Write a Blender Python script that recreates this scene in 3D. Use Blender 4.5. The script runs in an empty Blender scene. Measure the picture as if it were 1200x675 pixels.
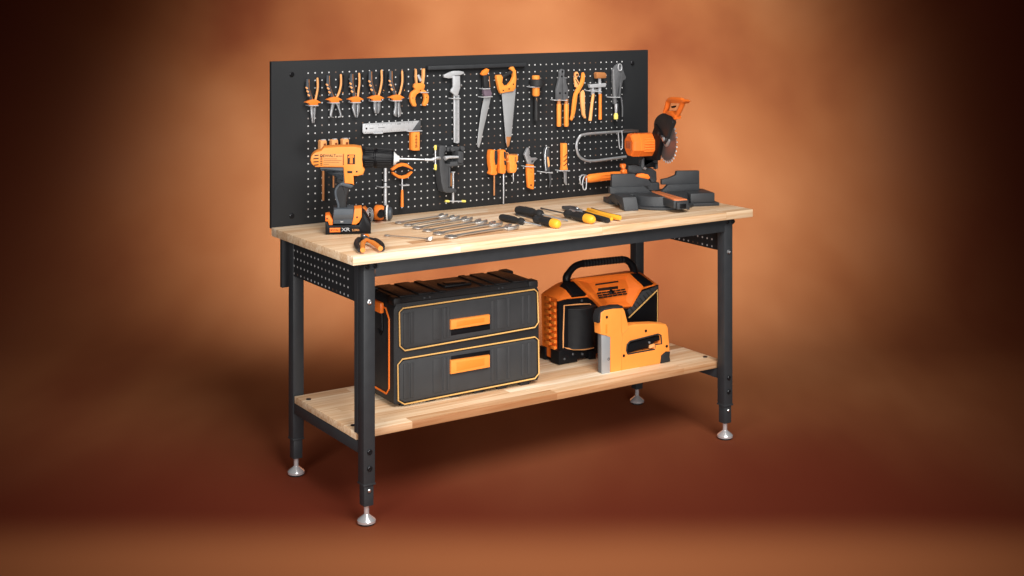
import bpy, bmesh, math, random
from mathutils import Vector as V, Matrix
random.seed(7)
sc = bpy.context.scene
col = sc.collection
# ------------------------------------------------------------------ camera (solved from the bench's corners)
F, CX, CY, YAW = 1621.76, 600.2, -13.1, -0.5832
CAM = V((-1.8598, -3.6729, 1.6123))
FW = V((-math.sin(YAW), math.cos(YAW), 0)); RT = V((math.cos(YAW), math.sin(YAW), 0))
cd = bpy.data.cameras.new('camera'); cam = bpy.data.objects.new('camera', cd); col.objects.link(cam)
cam.location = CAM; cam.rotation_euler = (math.pi/2, 0, YAW)
cd.sensor_width = 36; cd.lens = F/1200*36; cd.shift_x = (600-CX)/1200; cd.shift_y = -(337.5-CY)/1200
cd.clip_start = .05; cd.clip_end = 200
sc.camera = cam
ZT, ZS, D, L = .8205, .27, .5954, 1.6       # bench top, shelf top, bench depth, bench length

def ray(x, y): return FW + RT*((x-CX)/F) + V((0, 0, -(y-CY)/F))
def T(x, y, z=ZT): r = ray(x, y); return CAM + r*((z-CAM.z)/r.z)
class Fr:                                   # a real plane in the scene; pt() finds the place on it that the photo shows
    def __init__(s, P, n):
        s.P = V(P); s.n = V(n).normalized()
    def pt(s, x, y, off=0):
        r = ray(x, y); P = s.P + s.n*off
        return CAM + r*((P-CAM).dot(s.n)/r.dot(s.n))
def K(x0, y0, k): return lambda pts: [(x0+x/k, y0+y/k) for x, y in pts]

# ------------------------------------------------------------------ materials
MATS = {}
def mat(name, c, rough=.5, metal=0, bump=0, bscale=200, coat=0, var=0, vscale=30, spec=.3):
    m = bpy.data.materials.new(name); m.use_nodes = True; nt = m.node_tree; b = nt.nodes['Principled BSDF']
    b.inputs['Base Color'].default_value = (*c, 1); b.inputs['Roughness'].default_value = rough
    b.inputs['Metallic'].default_value = metal; b.inputs['Coat Weight'].default_value = coat
    b.inputs['Specular IOR Level'].default_value = spec
    tc = nt.nodes.new('ShaderNodeTexCoord')
    n = nt.nodes.new('ShaderNodeTexNoise'); n.inputs['Scale'].default_value = vscale; n.inputs['Detail'].default_value = 4
    nt.links.new(tc.outputs['Object'], n.inputs['Vector'])
    mr = nt.nodes.new('ShaderNodeMapRange'); mr.inputs['To Min'].default_value = max(.02, rough-.1); mr.inputs['To Max'].default_value = min(1, rough+.12)
    nt.links.new(n.outputs['Fac'], mr.inputs['Value']); nt.links.new(mr.outputs['Result'], b.inputs['Roughness'])
    if var:
        mx = nt.nodes.new('ShaderNodeMix'); mx.data_type = 'RGBA'
        mx.inputs['A'].default_value = (*[v*(1-var) for v in c], 1); mx.inputs['B'].default_value = (*[min(1, v*(1+var)) for v in c], 1)
        nt.links.new(n.outputs['Fac'], mx.inputs['Factor']); nt.links.new(mx.outputs['Result'], b.inputs['Base Color'])
    if bump:
        n2 = nt.nodes.new('ShaderNodeTexNoise'); n2.inputs['Scale'].default_value = bscale
        nt.links.new(tc.outputs['Object'], n2.inputs['Vector'])
        bp = nt.nodes.new('ShaderNodeBump'); bp.inputs['Strength'].default_value = bump; bp.inputs['Distance'].default_value = .001
        nt.links.new(n2.outputs['Fac'], bp.inputs['Height']); nt.links.new(bp.outputs['Normal'], b.inputs['Normal'])
    MATS[name] = m
    return m
M_BLACK = mat('powder_coated_steel', (.030, .032, .035), .42, bump=.25, bscale=900, var=.15)
M_BOLT = mat('black_bolt', (.02, .02, .022), .3, metal=.6)
M_CHROME = mat('chrome', (.85, .86, .88), .2, metal=.7, spec=.6)
M_ZINC = mat('zinc', (.80, .80, .80), .3, metal=1)
M_STEEL = mat('brushed_steel', (.50, .51, .53), .36, metal=.75, var=.12, vscale=80)
M_BRIGHT = mat('satin_steel', (.55, .56, .58), .4, metal=.4, var=.12, vscale=120)
M_CAST = mat('cast_grey_iron', (.060, .062, .066), .5, bump=.5, bscale=500, var=.3, metal=.2)
M_DGREY = mat('slate_grey_plastic', (.06, .07, .082), .45, bump=.2, var=.15)
M_ORANGE = mat('orange_plastic', (.82, .215, .028), .42, bump=.1, var=.07)
M_YORANGE = mat('yellow_orange_plastic', (.82, .265, .045), .42, bump=.1, var=.05)
M_RORANGE = mat('deep_orange_plastic', (.90, .19, .022), .38, bump=.1, var=.08)
M_PEACH = mat('pale_orange_wood', (.80, .36, .13), .5, var=.12)
M_RUB = mat('black_rubber', (.018, .018, .019), .55, bump=.4, bscale=600, var=.2)
M_GLOSS = mat('gloss_black_plastic', (.006, .006, .007), .36, spec=.15)
M_GREY = mat('mid_grey_steel', (.12, .123, .13), .42, metal=.3, var=.25, bump=.2, bscale=400)
M_SPAN = mat('polished_spanner', (.66, .64, .61), .32, metal=.9)
M_KERF = mat('worn_orange_plate', (.58, .17, .06), .45, var=.25)
M_LABEL = mat('tan_label', (.62, .27, .075), .5)
M_MOTOR = mat('motor_orange', (.82, .16, .020), .4, var=.08)
M_CHARC = mat('charcoal_plastic', (.018, .018, .019), .5, bump=.5, bscale=900, var=.15)
M_CHARL = mat('drawer_plastic', (.038, .039, .041), .5, bump=.4, bscale=900, var=.12)
M_SAW = mat('saw_black_casting', (.034, .036, .039), .45, bump=.5, bscale=500, var=.2)
M_YEL = mat('pale_yellow_plastic', (.75, .62, .14), .4)
M_AMBER = mat('amber_plastic', (.82, .38, .03), .35)
M_CREAM = mat('cream_trim', (.66, .38, .12), .4)
M_WHITE = mat('white_plastic', (.75, .74, .72), .4)
M_BROWN = mat('dark_orange_steel', (.42, .17, .06), .4, metal=.2, var=.2)
M_PURPLE = mat('plum_grey_grip', (.14, .10, .13), .55, var=.3)
M_DISC = mat('dark_saw_steel', (.17, .14, .135), .35, metal=.5, var=.2)
M_BLADE = mat('grey_blade', (.36, .37, .38), .35, metal=.35, var=.05)
M_DOT = mat('print_black', (.02, .012, .01), .6)
M_BURN = mat('burnt_orange_print', (.22, .05, .012), .5)

def mathn(nt, op, a, b=None, c=None):
    n = nt.nodes.new('ShaderNodeMath'); n.operation = op
    for i, v in enumerate((a, b, c)):
        if v is None: continue
        if isinstance(v, (int, float)): n.inputs[i].default_value = v
        else: nt.links.new(v, n.inputs[i])
    return n.outputs[0]

def wood_mat():
    m = bpy.data.materials.new('butcher_block'); m.use_nodes = True; nt = m.node_tree; b = nt.nodes['Principled BSDF']
    L_ = nt.links.new
    tc = nt.nodes.new('ShaderNodeTexCoord'); sp = nt.nodes.new('ShaderNodeSeparateXYZ'); L_(tc.outputs['Object'], sp.inputs[0])
    X, Y = sp.outputs[0], sp.outputs[1]
    row = mathn(nt, 'FLOOR', mathn(nt, 'DIVIDE', mathn(nt, 'ADD', Y, .003), .043))
    wn = nt.nodes.new('ShaderNodeTexWhiteNoise'); wn.noise_dimensions = '1D'; L_(row, wn.inputs['W'])
    xs = mathn(nt, 'ADD', mathn(nt, 'DIVIDE', X, .55), mathn(nt, 'MULTIPLY', wn.outputs['Value'], 7.3))
    blk = mathn(nt, 'FLOOR', xs)
    cb = nt.nodes.new('ShaderNodeCombineXYZ'); L_(row, cb.inputs[0]); L_(blk, cb.inputs[1])
    w2 = nt.nodes.new('ShaderNodeTexWhiteNoise'); w2.noise_dimensions = '2D'; L_(cb.outputs[0], w2.inputs['Vector'])
    ramp = nt.nodes.new('ShaderNodeValToRGB'); L_(w2.outputs['Value'], ramp.inputs[0])
    cs = [(0, (.47, .26, .13)), (.17, (.66, .43, .25)), (.45, (.77, .56, .36)), (.8, (.85, .67, .47)), (1, (.90, .75, .57))]
    ramp.color_ramp.elements[0].position = 0; ramp.color_ramp.elements[0].color = (*cs[0][1], 1)
    ramp.color_ramp.elements[1].position = 1; ramp.color_ramp.elements[1].color = (*cs[-1][1], 1)
    for p, c in cs[1:-1]:
        e = ramp.color_ramp.elements.new(p); e.color = (*c, 1)
    # grain: long streaks, shifted per block
    mp = nt.nodes.new('ShaderNodeVectorMath'); mp.operation = 'MULTIPLY'; L_(tc.outputs['Object'], mp.inputs[0]); mp.inputs[1].default_value = (3.2, 85, 85)
    ad = nt.nodes.new('ShaderNodeVectorMath'); ad.operation = 'ADD'; L_(mp.outputs[0], ad.inputs[0])
    sc3 = nt.nodes.new('ShaderNodeVectorMath'); sc3.operation = 'SCALE'; L_(w2.outputs['Color'], sc3.inputs[0]); sc3.inputs['Scale'].default_value = 30
    L_(sc3.outputs[0], ad.inputs[1])
    n = nt.nodes.new('ShaderNodeTexNoise'); n.inputs['Scale'].default_value = 1; n.inputs['Detail'].default_value = 6; n.inputs['Roughness'].default_value = .65; n.inputs['Distortion'].default_value = .6
    L_(ad.outputs[0], n.inputs['Vector'])
    r2 = nt.nodes.new('ShaderNodeMapRange'); L_(n.outputs['Fac'], r2.inputs['Value']); r2.inputs['From Min'].default_value = .38; r2.inputs['From Max'].default_value = .72
    mx = nt.nodes.new('ShaderNodeMix'); mx.data_type = 'RGBA'; mx.blend_type = 'MULTIPLY'; L_(mathn(nt, 'MULTIPLY', r2.outputs['Result'], 1.0), mx.inputs['Factor'])
    L_(ramp.outputs['Color'], mx.inputs['A']); mx.inputs['B'].default_value = (.70, .50, .34, 1)
    # joint lines
    fy = mathn(nt, 'FRACT', mathn(nt, 'DIVIDE', mathn(nt, 'ADD', Y, .003), .043)); fx = mathn(nt, 'FRACT', xs)
    line = mathn(nt, 'MAXIMUM', mathn(nt, 'LESS_THAN', fy, .022), mathn(nt, 'MULTIPLY', mathn(nt, 'LESS_THAN', fx, .003), .35))
    m2 = nt.nodes.new('ShaderNodeMix'); m2.data_type = 'RGBA'; m2.blend_type = 'MULTIPLY'; L_(mathn(nt, 'MULTIPLY', line, .8), m2.inputs['Factor'])
    L_(mx.outputs['Result'], m2.inputs['A']); m2.inputs['B'].default_value = (.62, .45, .33, 1)
    L_(m2.outputs['Result'], b.inputs['Base Color'])
    b.inputs['Roughness'].default_value = .5; b.inputs['Specular IOR Level'].default_value = .35
    bp = nt.nodes.new('ShaderNodeBump'); bp.inputs['Strength'].default_value = .25; bp.inputs['Distance'].default_value = .001
    L_(n.outputs['Fac'], bp.inputs['Height']); L_(bp.outputs['Normal'], b.inputs['Normal'])
    return m
M_WOOD = wood_mat()

def dots_mat(name, axis, u0, v0, pu, pv, nu, nv, r, axis_v=2, base=(.019, .020, .0215), tone=.8):
    """powder coat pierced by a grid of round pale holes; object coordinates"""
    m = bpy.data.materials.new(name); m.use_nodes = True; nt = m.node_tree; b = nt.nodes['Principled BSDF']; L_ = nt.links.new
    tc = nt.nodes.new('ShaderNodeTexCoord'); sp = nt.nodes.new('ShaderNodeSeparateXYZ'); L_(tc.outputs['Object'], sp.inputs[0])
    U = mathn(nt, 'DIVIDE', mathn(nt, 'SUBTRACT', sp.outputs[axis], u0), pu); W = mathn(nt, 'DIVIDE', mathn(nt, 'SUBTRACT', sp.outputs[axis_v], v0), pv)
    iu, iv = mathn(nt, 'ROUND', U), mathn(nt, 'ROUND', W)
    du = mathn(nt, 'MULTIPLY', mathn(nt, 'SUBTRACT', U, iu), pu); dv = mathn(nt, 'MULTIPLY', mathn(nt, 'SUBTRACT', W, iv), pv)
    d = mathn(nt, 'SQRT', mathn(nt, 'ADD', mathn(nt, 'POWER', du, 2), mathn(nt, 'POWER', dv, 2)))
    inside = mathn(nt, 'LESS_THAN', d, r)
    for i_, n_ in ((iu, nu), (iv, nv)):
        inside = mathn(nt, 'MULTIPLY', inside, mathn(nt, 'MULTIPLY', mathn(nt, 'GREATER_THAN', i_, -.5), mathn(nt, 'LESS_THAN', i_, n_-.5)))
    cb = nt.nodes.new('ShaderNodeCombineXYZ'); L_(iu, cb.inputs[0]); L_(iv, cb.inputs[1])
    wn = nt.nodes.new('ShaderNodeTexNoise'); wn.noise_dimensions = '3D'; wn.inputs['Scale'].default_value = .33; wn.inputs['Detail'].default_value = 1; L_(cb.outputs[0], wn.inputs['Vector'])
    rp = nt.nodes.new('ShaderNodeValToRGB'); L_(wn.outputs['Fac'], rp.inputs[0])
    rp.color_ramp.elements[0].position = .35; rp.color_ramp.elements[0].color = (.28*tone, .17*tone, .12*tone, 1)
    rp.color_ramp.elements[1].position = .43; rp.color_ramp.elements[1].color = (tone, tone, tone, 1)
    n2 = nt.nodes.new('ShaderNodeTexNoise'); n2.inputs['Scale'].default_value = 6; L_(tc.outputs['Object'], n2.inputs['Vector'])
    mb = nt.nodes.new('ShaderNodeMix'); mb.data_type = 'RGBA'; L_(n2.outputs['Fac'], mb.inputs['Factor'])
    mb.inputs['A'].default_value = (*[c*.85 for c in base], 1); mb.inputs['B'].default_value = (*[c*1.15 for c in base], 1)
    mx = nt.nodes.new('ShaderNodeMix'); mx.data_type = 'RGBA'; L_(inside, mx.inputs['Factor']); L_(mb.outputs['Result'], mx.inputs['A']); L_(rp.outputs['Color'], mx.inputs['B'])
    L_(mx.outputs['Result'], b.inputs['Base Color']); b.inputs['Roughness'].default_value = .5
    b.inputs['Specular IOR Level'].default_value = .15
    return m

# ------------------------------------------------------------------ mesh helpers
def bm_(): return bmesh.new()
def prism(bm, pts, d, bev=0, seg=2):
    """closed outline pts (3-D, planar) given thickness d"""
    vs = [bm.verts.new(p) for p in pts]
    f = bm.faces.new(vs); f.normal_update()
    vb = [bm.verts.new(V(p)+d) for p in pts]
    n = len(vs); fs = [f, bm.faces.new(vb[::-1])]
    for i in range(n): fs.append(bm.faces.new((vs[i], vb[i], vb[(i+1) % n], vs[(i+1) % n])))
    bmesh.ops.recalc_face_normals(bm, faces=fs)
    if bev:
        fe = set(e for e in f.edges)
        bmesh.ops.bevel(bm, geom=list(fe), offset=bev, segments=seg, profile=.5, affect='EDGES', clamp_overlap=True)
    return bm
def trace(bm, fr, pts, front, thick, bev=0):
    """outline seen in the photo, on the plane `front` metres in front of frame fr, `thick` deep (away from the viewer)"""
    return prism(bm, [fr.pt(x, y, front) for x, y in pts], -fr.n*thick, bev)
def box(bm, x0, x1, y0, y1, z0, z1, bev=0):
    vs = [bm.verts.new((x, y, z)) for x in (x0, x1) for y in (y0, y1) for z in (z0, z1)]
    fs = [bm.faces.new([vs[i] for i in q]) for q in ((0, 1, 3, 2), (4, 6, 7, 5), (0, 4, 5, 1), (2, 3, 7, 6), (0, 2, 6, 4), (1, 5, 7, 3))]
    bmesh.ops.recalc_face_normals(bm, faces=fs)
    if bev: bmesh.ops.bevel(bm, geom=list({e for f in fs for e in f.edges}), offset=bev, segments=2, profile=.5, affect='EDGES', clamp_overlap=True)
    return bm
def obox(bm, O, u, w, a0, a1, b0, b1, c0, c1, bev=0):
    """box in a rotated local frame: O + u*a + w*b + z*c"""
    vs = [bm.verts.new(O+u*a+w*b+V((0, 0, c))) for a in (a0, a1) for b in (b0, b1) for c in (c0, c1)]
    fs = [bm.faces.new([vs[i] for i in q]) for q in ((0, 1, 3, 2), (4, 6, 7, 5), (0, 4, 5, 1), (2, 3, 7, 6), (0, 2, 6, 4), (1, 5, 7, 3))]
    bmesh.ops.recalc_face_normals(bm, faces=fs)
    if bev: bmesh.ops.bevel(bm, geom=list({e for f in fs for e in f.edges}), offset=bev, segments=2, profile=.5, affect='EDGES', clamp_overlap=True)
    return bm
def ring(bm, c, a, b, r, r2, n):
    return [bm.verts.new(c + a*(r*math.cos(2*math.pi*i/n)) + b*(r2*math.sin(2*math.pi*i/n))) for i in range(n)]
def tube(bm, pts, r, n=10, flat=1, fdir=None, closed=False):
    """round (or flattened) rod along pts; r a number or one per point"""
    pts = [V(p) for p in pts]; rs = r if isinstance(r, (list, tuple)) else [r]*len(pts)
    rings = []; prev = None; N = len(pts)
    for i, p in enumerate(pts):
        if closed: t = (pts[(i+1) % N]-pts[i-1]).normalized()
        else: t = (pts[min(i+1, N-1)]-pts[max(i-1, 0)]).normalized()
        if fdir is not None: a = (fdir - t*fdir.dot(t)).normalized()
        elif prev is None: a = t.cross(V((0, 0, 1)) if abs(t.z) < .9 else V((1, 0, 0))).normalized()
        else: a = (prev - t*prev.dot(t)).normalized()
        prev = a; b = t.cross(a).normalized()
        rings.append(ring(bm, p, a, b, rs[i]*flat, rs[i], n))
    fs = []
    for k in range(N if closed else N-1):
        A, B = rings[k], rings[(k+1) % N]
        for i in range(n): fs.append(bm.faces.new((A[i], A[(i+1) % n], B[(i+1) % n], B[i])))
    if not closed:
        fs.append(bm.faces.new(rings[0][::-1])); fs.append(bm.faces.new(rings[-1]))
    bmesh.ops.recalc_face_normals(bm, faces=fs)
    return bm
def lathe(bm, p0, ax, prof, n=24, phase=0):
    """prof: (distance along axis, radius)"""
    ax = V(ax).normalized(); a = ax.cross(V((0, 0, 1)) if abs(ax.z) < .9 else V((1, 0, 0))).normalized(); b = ax.cross(a)
    if phase: a, b = a*math.cos(phase)+b*math.sin(phase), b*math.cos(phase)-a*math.sin(phase)
    rings = [ring(bm, V(p0)+ax*t, a, b, max(r, .0001), max(r, .0001), n) for t, r in prof]; fs = []
    for A, B in zip(rings, rings[1:]):
        for i in range(n): fs.append(bm.faces.new((A[i], A[(i+1) % n], B[(i+1) % n], B[i])))
    fs.append(bm.faces.new(rings[0][::-1])); fs.append(bm.faces.new(rings[-1]))
    bmesh.ops.recalc_face_normals(bm, faces=fs)
    return bm
def curve(pts, k=6):
    """smooth polyline through 2-D or 3-D points (Catmull-Rom)"""
    P = [V(p) if len(p) == 3 else V((p[0], p[1], 0)) for p in pts]; out = []
    for i in range(len(P)-1):
        a, b, c, d = P[max(i-1, 0)], P[i], P[i+1], P[min(i+2, len(P)-1)]
        for j in range(k):
            t = j/k
            out.append(.5*((2*b)+(c-a)*t+(2*a-5*b+4*c-d)*t*t+(3*b-a-3*c+d)*t**3))
    out.append(P[-1])
    return out if len(pts[0]) == 3 else [(v.x, v.y) for v in out]
def rod(bm, fr, pts, front, r, n=8, sm=0, **k):
    if sm: pts = curve(pts, sm)
    return tube(bm, [fr.pt(x, y, front) for x, y in pts], r, n, **k)

def link(name, bm, m, parent=None, ang=35, loc=None):
    me = bpy.data.meshes.new(name); base = V((0, 0, 0))
    if parent is not None:
        p = parent
        while p is not None: base += p.location; p = p.parent
    elif loc is not None: base = V(loc)
    elif len(bm.verts):
        xs = [v.co for v in bm.verts]
        base = V(((min(c.x for c in xs)+max(c.x for c in xs))/2, (min(c.y for c in xs)+max(c.y for c in xs))/2, min(c.z for c in xs)))
    for v in bm.verts: v.co -= base
    bm.to_mesh(me); bm.free(); me.materials.append(m)
    me.polygons.foreach_set('use_smooth', [True]*len(me.polygons)); me.set_sharp_from_angle(angle=math.radians(ang))
    o = bpy.data.objects.new(name, me); col.objects.link(o)
    if parent is not None: o.parent = parent
    else: o.location = base
    return o
def tag(o, label=None, cat=None, group=None, kind=None):
    for k, v in (('label', label), ('category', cat), ('group', group), ('kind', kind)):
        if v: o[k] = v
    return o
def thing(name, loc, label, cat, group=None):
    o = bpy.data.objects.new(name, None); o.empty_display_size = .05; col.objects.link(o); o.location = V(loc)
    return tag(o, label, cat, group)
def text(name, s, size, origin, u, up, m, parent, ext=.0006, sx=1):
    """writing laid on a surface: u = reading direction, up = letters' up"""
    c = bpy.data.curves.new(name, 'FONT'); c.body = s; c.size = size; c.extrude = ext; c.align_x = 'CENTER'; c.align_y = 'CENTER'
    tmp = bpy.data.objects.new('tmp', c); col.objects.link(tmp)
    me = bpy.data.meshes.new_from_object(tmp.evaluated_get(bpy.context.evaluated_depsgraph_get())); bpy.data.objects.remove(tmp)
    u = V(u).normalized(); up = V(up).normalized(); n = u.cross(up)
    R = Matrix(((u.x, up.x, n.x), (u.y, up.y, n.y), (u.z, up.z, n.z)))
    base = V((0, 0, 0)); p = parent
    while p is not None: base += p.location; p = p.parent
    for v in me.vertices: v.co = R @ V((v.co.x*sx, v.co.y, v.co.z)) + V(origin) - base
    me.materials.clear(); me.materials.append(m)
    o = bpy.data.objects.new(name, me); col.objects.link(o); o.parent = parent
    return o

# ------------------------------------------------------------------ setting: painted studio backdrop sweeping down to the floor
def backdrop_mat():
    m = bpy.data.materials.new('painted_canvas'); m.use_nodes = True; nt = m.node_tree; b = nt.nodes['Principled BSDF']; L_ = nt.links.new
    tc = nt.nodes.new('ShaderNodeTexCoord')
    n = nt.nodes.new('ShaderNodeTexNoise'); n.inputs['Scale'].default_value = 1.05; n.inputs['Detail'].default_value = 4; n.inputs['Roughness'].default_value = .45; n.inputs['Distortion'].default_value = .1
    vm = nt.nodes.new('ShaderNodeVectorMath'); vm.operation = 'MULTIPLY'; vm.inputs[1].default_value = (1, .35, 1); L_(tc.outputs['Object'], vm.inputs[0]); L_(vm.outputs[0], n.inputs['Vector'])
    r = nt.nodes.new('ShaderNodeValToRGB'); L_(n.outputs['Fac'], r.inputs[0])
    e = r.color_ramp.elements; e[0].position = .30; e[0].color = (.17, .042, .016, 1); e[1].position = .68; e[1].color = (.37, .15, .062, 1)
    k = e.new(.5); k.color = (.28, .098, .036, 1)
    # light falloff towards the foot, painted into the canvas colour as dark maroon
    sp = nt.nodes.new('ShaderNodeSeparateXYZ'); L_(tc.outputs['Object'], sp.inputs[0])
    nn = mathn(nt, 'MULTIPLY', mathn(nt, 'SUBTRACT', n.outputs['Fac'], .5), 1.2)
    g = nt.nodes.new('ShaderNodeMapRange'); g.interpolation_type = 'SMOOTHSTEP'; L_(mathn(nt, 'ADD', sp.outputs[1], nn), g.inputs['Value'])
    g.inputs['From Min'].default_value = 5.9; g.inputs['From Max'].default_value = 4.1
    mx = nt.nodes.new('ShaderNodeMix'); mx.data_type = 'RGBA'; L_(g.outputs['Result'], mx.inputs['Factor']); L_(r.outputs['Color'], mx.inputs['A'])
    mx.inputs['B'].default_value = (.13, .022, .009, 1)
    # vignette at the two side edges, painted in as a deeper maroon
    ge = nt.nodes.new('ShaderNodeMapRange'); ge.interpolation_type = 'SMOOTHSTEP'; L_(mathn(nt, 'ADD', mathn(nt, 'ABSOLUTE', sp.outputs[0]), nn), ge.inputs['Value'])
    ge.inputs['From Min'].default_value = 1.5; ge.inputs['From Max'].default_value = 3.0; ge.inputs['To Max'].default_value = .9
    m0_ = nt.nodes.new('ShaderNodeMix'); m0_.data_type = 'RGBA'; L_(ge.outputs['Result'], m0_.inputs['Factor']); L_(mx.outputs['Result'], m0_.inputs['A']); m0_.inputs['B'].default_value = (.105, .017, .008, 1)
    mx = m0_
    # glow on the floor in front, painted in as a lighter brown strip
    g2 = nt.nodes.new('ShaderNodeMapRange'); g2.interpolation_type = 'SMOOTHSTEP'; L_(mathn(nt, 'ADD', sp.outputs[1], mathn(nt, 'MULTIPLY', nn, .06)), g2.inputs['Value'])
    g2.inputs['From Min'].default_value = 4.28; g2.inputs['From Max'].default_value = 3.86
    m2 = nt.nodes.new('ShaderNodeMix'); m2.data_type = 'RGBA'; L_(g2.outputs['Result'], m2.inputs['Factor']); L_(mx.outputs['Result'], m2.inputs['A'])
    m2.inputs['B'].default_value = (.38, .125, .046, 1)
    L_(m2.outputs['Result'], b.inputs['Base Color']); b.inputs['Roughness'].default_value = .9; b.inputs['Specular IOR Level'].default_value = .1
    return m
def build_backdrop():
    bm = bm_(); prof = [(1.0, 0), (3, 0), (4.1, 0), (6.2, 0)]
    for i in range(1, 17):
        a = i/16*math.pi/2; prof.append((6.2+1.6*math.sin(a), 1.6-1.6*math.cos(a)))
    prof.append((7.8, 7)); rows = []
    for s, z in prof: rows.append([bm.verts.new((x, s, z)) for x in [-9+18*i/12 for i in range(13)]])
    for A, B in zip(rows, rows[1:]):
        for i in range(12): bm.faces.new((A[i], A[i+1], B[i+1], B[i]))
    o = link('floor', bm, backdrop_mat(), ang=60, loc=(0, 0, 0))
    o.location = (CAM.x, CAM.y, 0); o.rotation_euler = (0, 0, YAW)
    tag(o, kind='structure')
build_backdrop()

# ------------------------------------------------------------------ workbench
bench = thing('workbench', (.8, .3, 0), 'long black steel workbench with butcher block top, lower shelf and tall pegboard back', 'workbench')
b = box(bm_(), 0, L, 0, D, ZT-.0275, ZT, .002); link('tabletop', b, M_WOOD, bench)
b = bm_(); box(b, .052, 1.53, .082, .528, ZS-.0235, ZS, .002); shelf = link('shelf', b, M_WOOD, bench)
for x, y in ((.076, .470), (.075, .147), (1.505, .150), (1.505, .470)):
    lathe(b := bm_(), (x, y, ZS-.001), (0, 0, 1), [(0, .0085), (.003, .0085), (.004, .007), (.004, .004), (.002, .003)]); link('shelf_bolt', b, M_BOLT, shelf)
XL0, XL1, YL0, YL1, W = .0507, 1.5301, .030, .5732, .0391
ztop = ZT-.0275
def make_leg(x0, y0, inx, front):
    bm = box(bm_(), x0, x0+W, y0, y0+W, .122, ztop-.0005, .003)
    # wider upper flange on the outer face, as on the left legs
    leg = link('leg', bm, M_BLACK, bench)
    s = link('height_adjuster', box(bm_(), x0+.0035, x0+W-.0035, y0+.0035, y0+W-.0035, .058, .130, .002), M_BLACK, leg)
    cx, cy = x0+W/2, y0+W/2
    ft = link('levelling_foot', lathe(bm_(), (cx, cy, 0), (0, 0, 1), [(.006, .0245), (.0065, .0280), (.013, .0280), (.0165, .0255), (.028, .0105), (.031, .0078), (.060, .0078)], 32), M_CHROME, leg)
    link('rubber_pad', lathe(bm_(), (cx, cy, 0), (0, 0, 1), [(0, .0225), (.0062, .0235)], 28), M_RUB, leg)
    link('collar', box(bm_(), x0-.0012, x0+W+.0012, y0-.0012, y0+W+.0012, .1205, .1265, .001), M_BLACK, leg)
    if front:
        for z in (.222, .172):
            link('leg_bolt', lathe(bm_(), (cx, y0, z), (0, -1, 0), [(-.001, .0082), (.003, .0082), (.005, .006), (.005, .004), (.003, .003)], 20), M_BOLT, leg)
        link('spring_pin', lathe(bm_(), (cx, y0+.003, .105), (0, -1, 0), [(0, .0055), (.0035, .0055), (.0055, .003)], 14), M_ZINC, leg)
        link('hex_screw', lathe(bm_(), (cx, y0, .672), (0, -1, 0), [(-.001, .0085), (.003, .0085), (.0045, .006), (.0045, .004), (.002, .003)], 6), M_ZINC, leg)
        for dx in (-.0095, .0165):
            link('corner_bolt', lathe(bm_(), (cx+dx, y0-.0025, ZT-.0405), (0, -1, 0), [(-.003, .0075), (.004, .0075), (.007, .005), (.007, .003)], 18), M_BOLT, leg)
    return leg
make_leg(XL0, YL0, 1, True); make_leg(XL0, YL1-W, 1, False); make_leg(XL1-W, YL0, -1, True); make_leg(XL1-W, YL1-W, -1, False)
# stiffening flanges on the side frames
link('frame_flange', box(bm_(), XL0-.0005, XL0+.0015, YL0+W, YL0+W+.022, .27, ztop-.001), M_BLACK, bench); b = bm_(); box(b, XL1-.0015, XL1-.0005, YL0+W, YL0+W+.014, .27, ztop-.001)
link('frame_flange', b, M_BLACK, bench)
# rails
b = bm_(); box(b, XL0+W, XL1-W, YL0-.001, YL0+.002, ztop-.047, ztop-.0006, .0008); box(b, XL0-.0005, XL0+W, YL0-.003, YL0-.0003, ztop-.0235, ztop-.0006); box(b, XL1-W, XL1+.0005, YL0-.003, YL0-.0003, ztop-.0235, ztop-.0006)
box(b, XL0+W, XL1-W, YL0+.002, YL0+.03, ztop-.047, ztop-.044)
link('front_rail', b, M_BLACK, bench)
b = bm_(); box(b, XL0+W, XL1-W, YL1-.004, YL1-.001, ztop-.060, ztop-.0006, .0008); link('back_rail', b, M_BLACK, bench)
for x0, x1 in ((XL0+.002, XL0+.030), (XL1-.030, XL1-.002)):
    link('shelf_rail', box(bm_(), x0, x1, YL0+W, YL1-W, ZS-.0235-.036, ZS-.0242, .002), M_BLACK, bench)
side = dots_mat('pierced_side_panel', 1, .137-.3+.0, ztop-.017, .0262, -.0255, 17, 5, .0036, tone=.42)
side.node_tree  # same powder coat as the frame
for x in (XL0+.0015, XL1-.004):
    link('side_panel', box(bm_(), x, x+.0025, YL0+W, YL1-W, ztop-.128, ztop-.0006), side, bench)
# pegboard
BD = Fr((0, D, 0), (0, -1, 0))
pb_m = dots_mat('pierced_pegboard', 0, .1335-.8, .8446, .0257, .02546, 53, 20, .0026, tone=.54)
pegboard = link('pegboard', box(bm_(), 0, L, D+.0005, D+.0155, ZT-.004, ZT+.5506, .0012), pb_m, bench)
for x, z in ((.073, 1.326), (.073, .853), (1.52, 1.322)):
    link('board_bolt', lathe(bm_(), (x, D+.001, z), (0, -1, 0), [(0, .0085), (.003, .0085), (.005, .006), (.005, .003)], 18), M_BOLT, pegboard)
for x0 in (.046, 1.516):
    link('board_upright', box(bm_(), x0, x0+.038, D+.017, D+.035, .612, 1.33, .002), M_BLACK, bench)
b = bm_(); p0 = BD.pt(502, 80, .02); p1 = BD.pt(617, 76, .02)
box(b, p0.x, p1.x, D-.020, D-.0005, p1.z-.006, p1.z+.008, .002)
link('lamp_bar', b, M_BLACK, pegboard)

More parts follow.
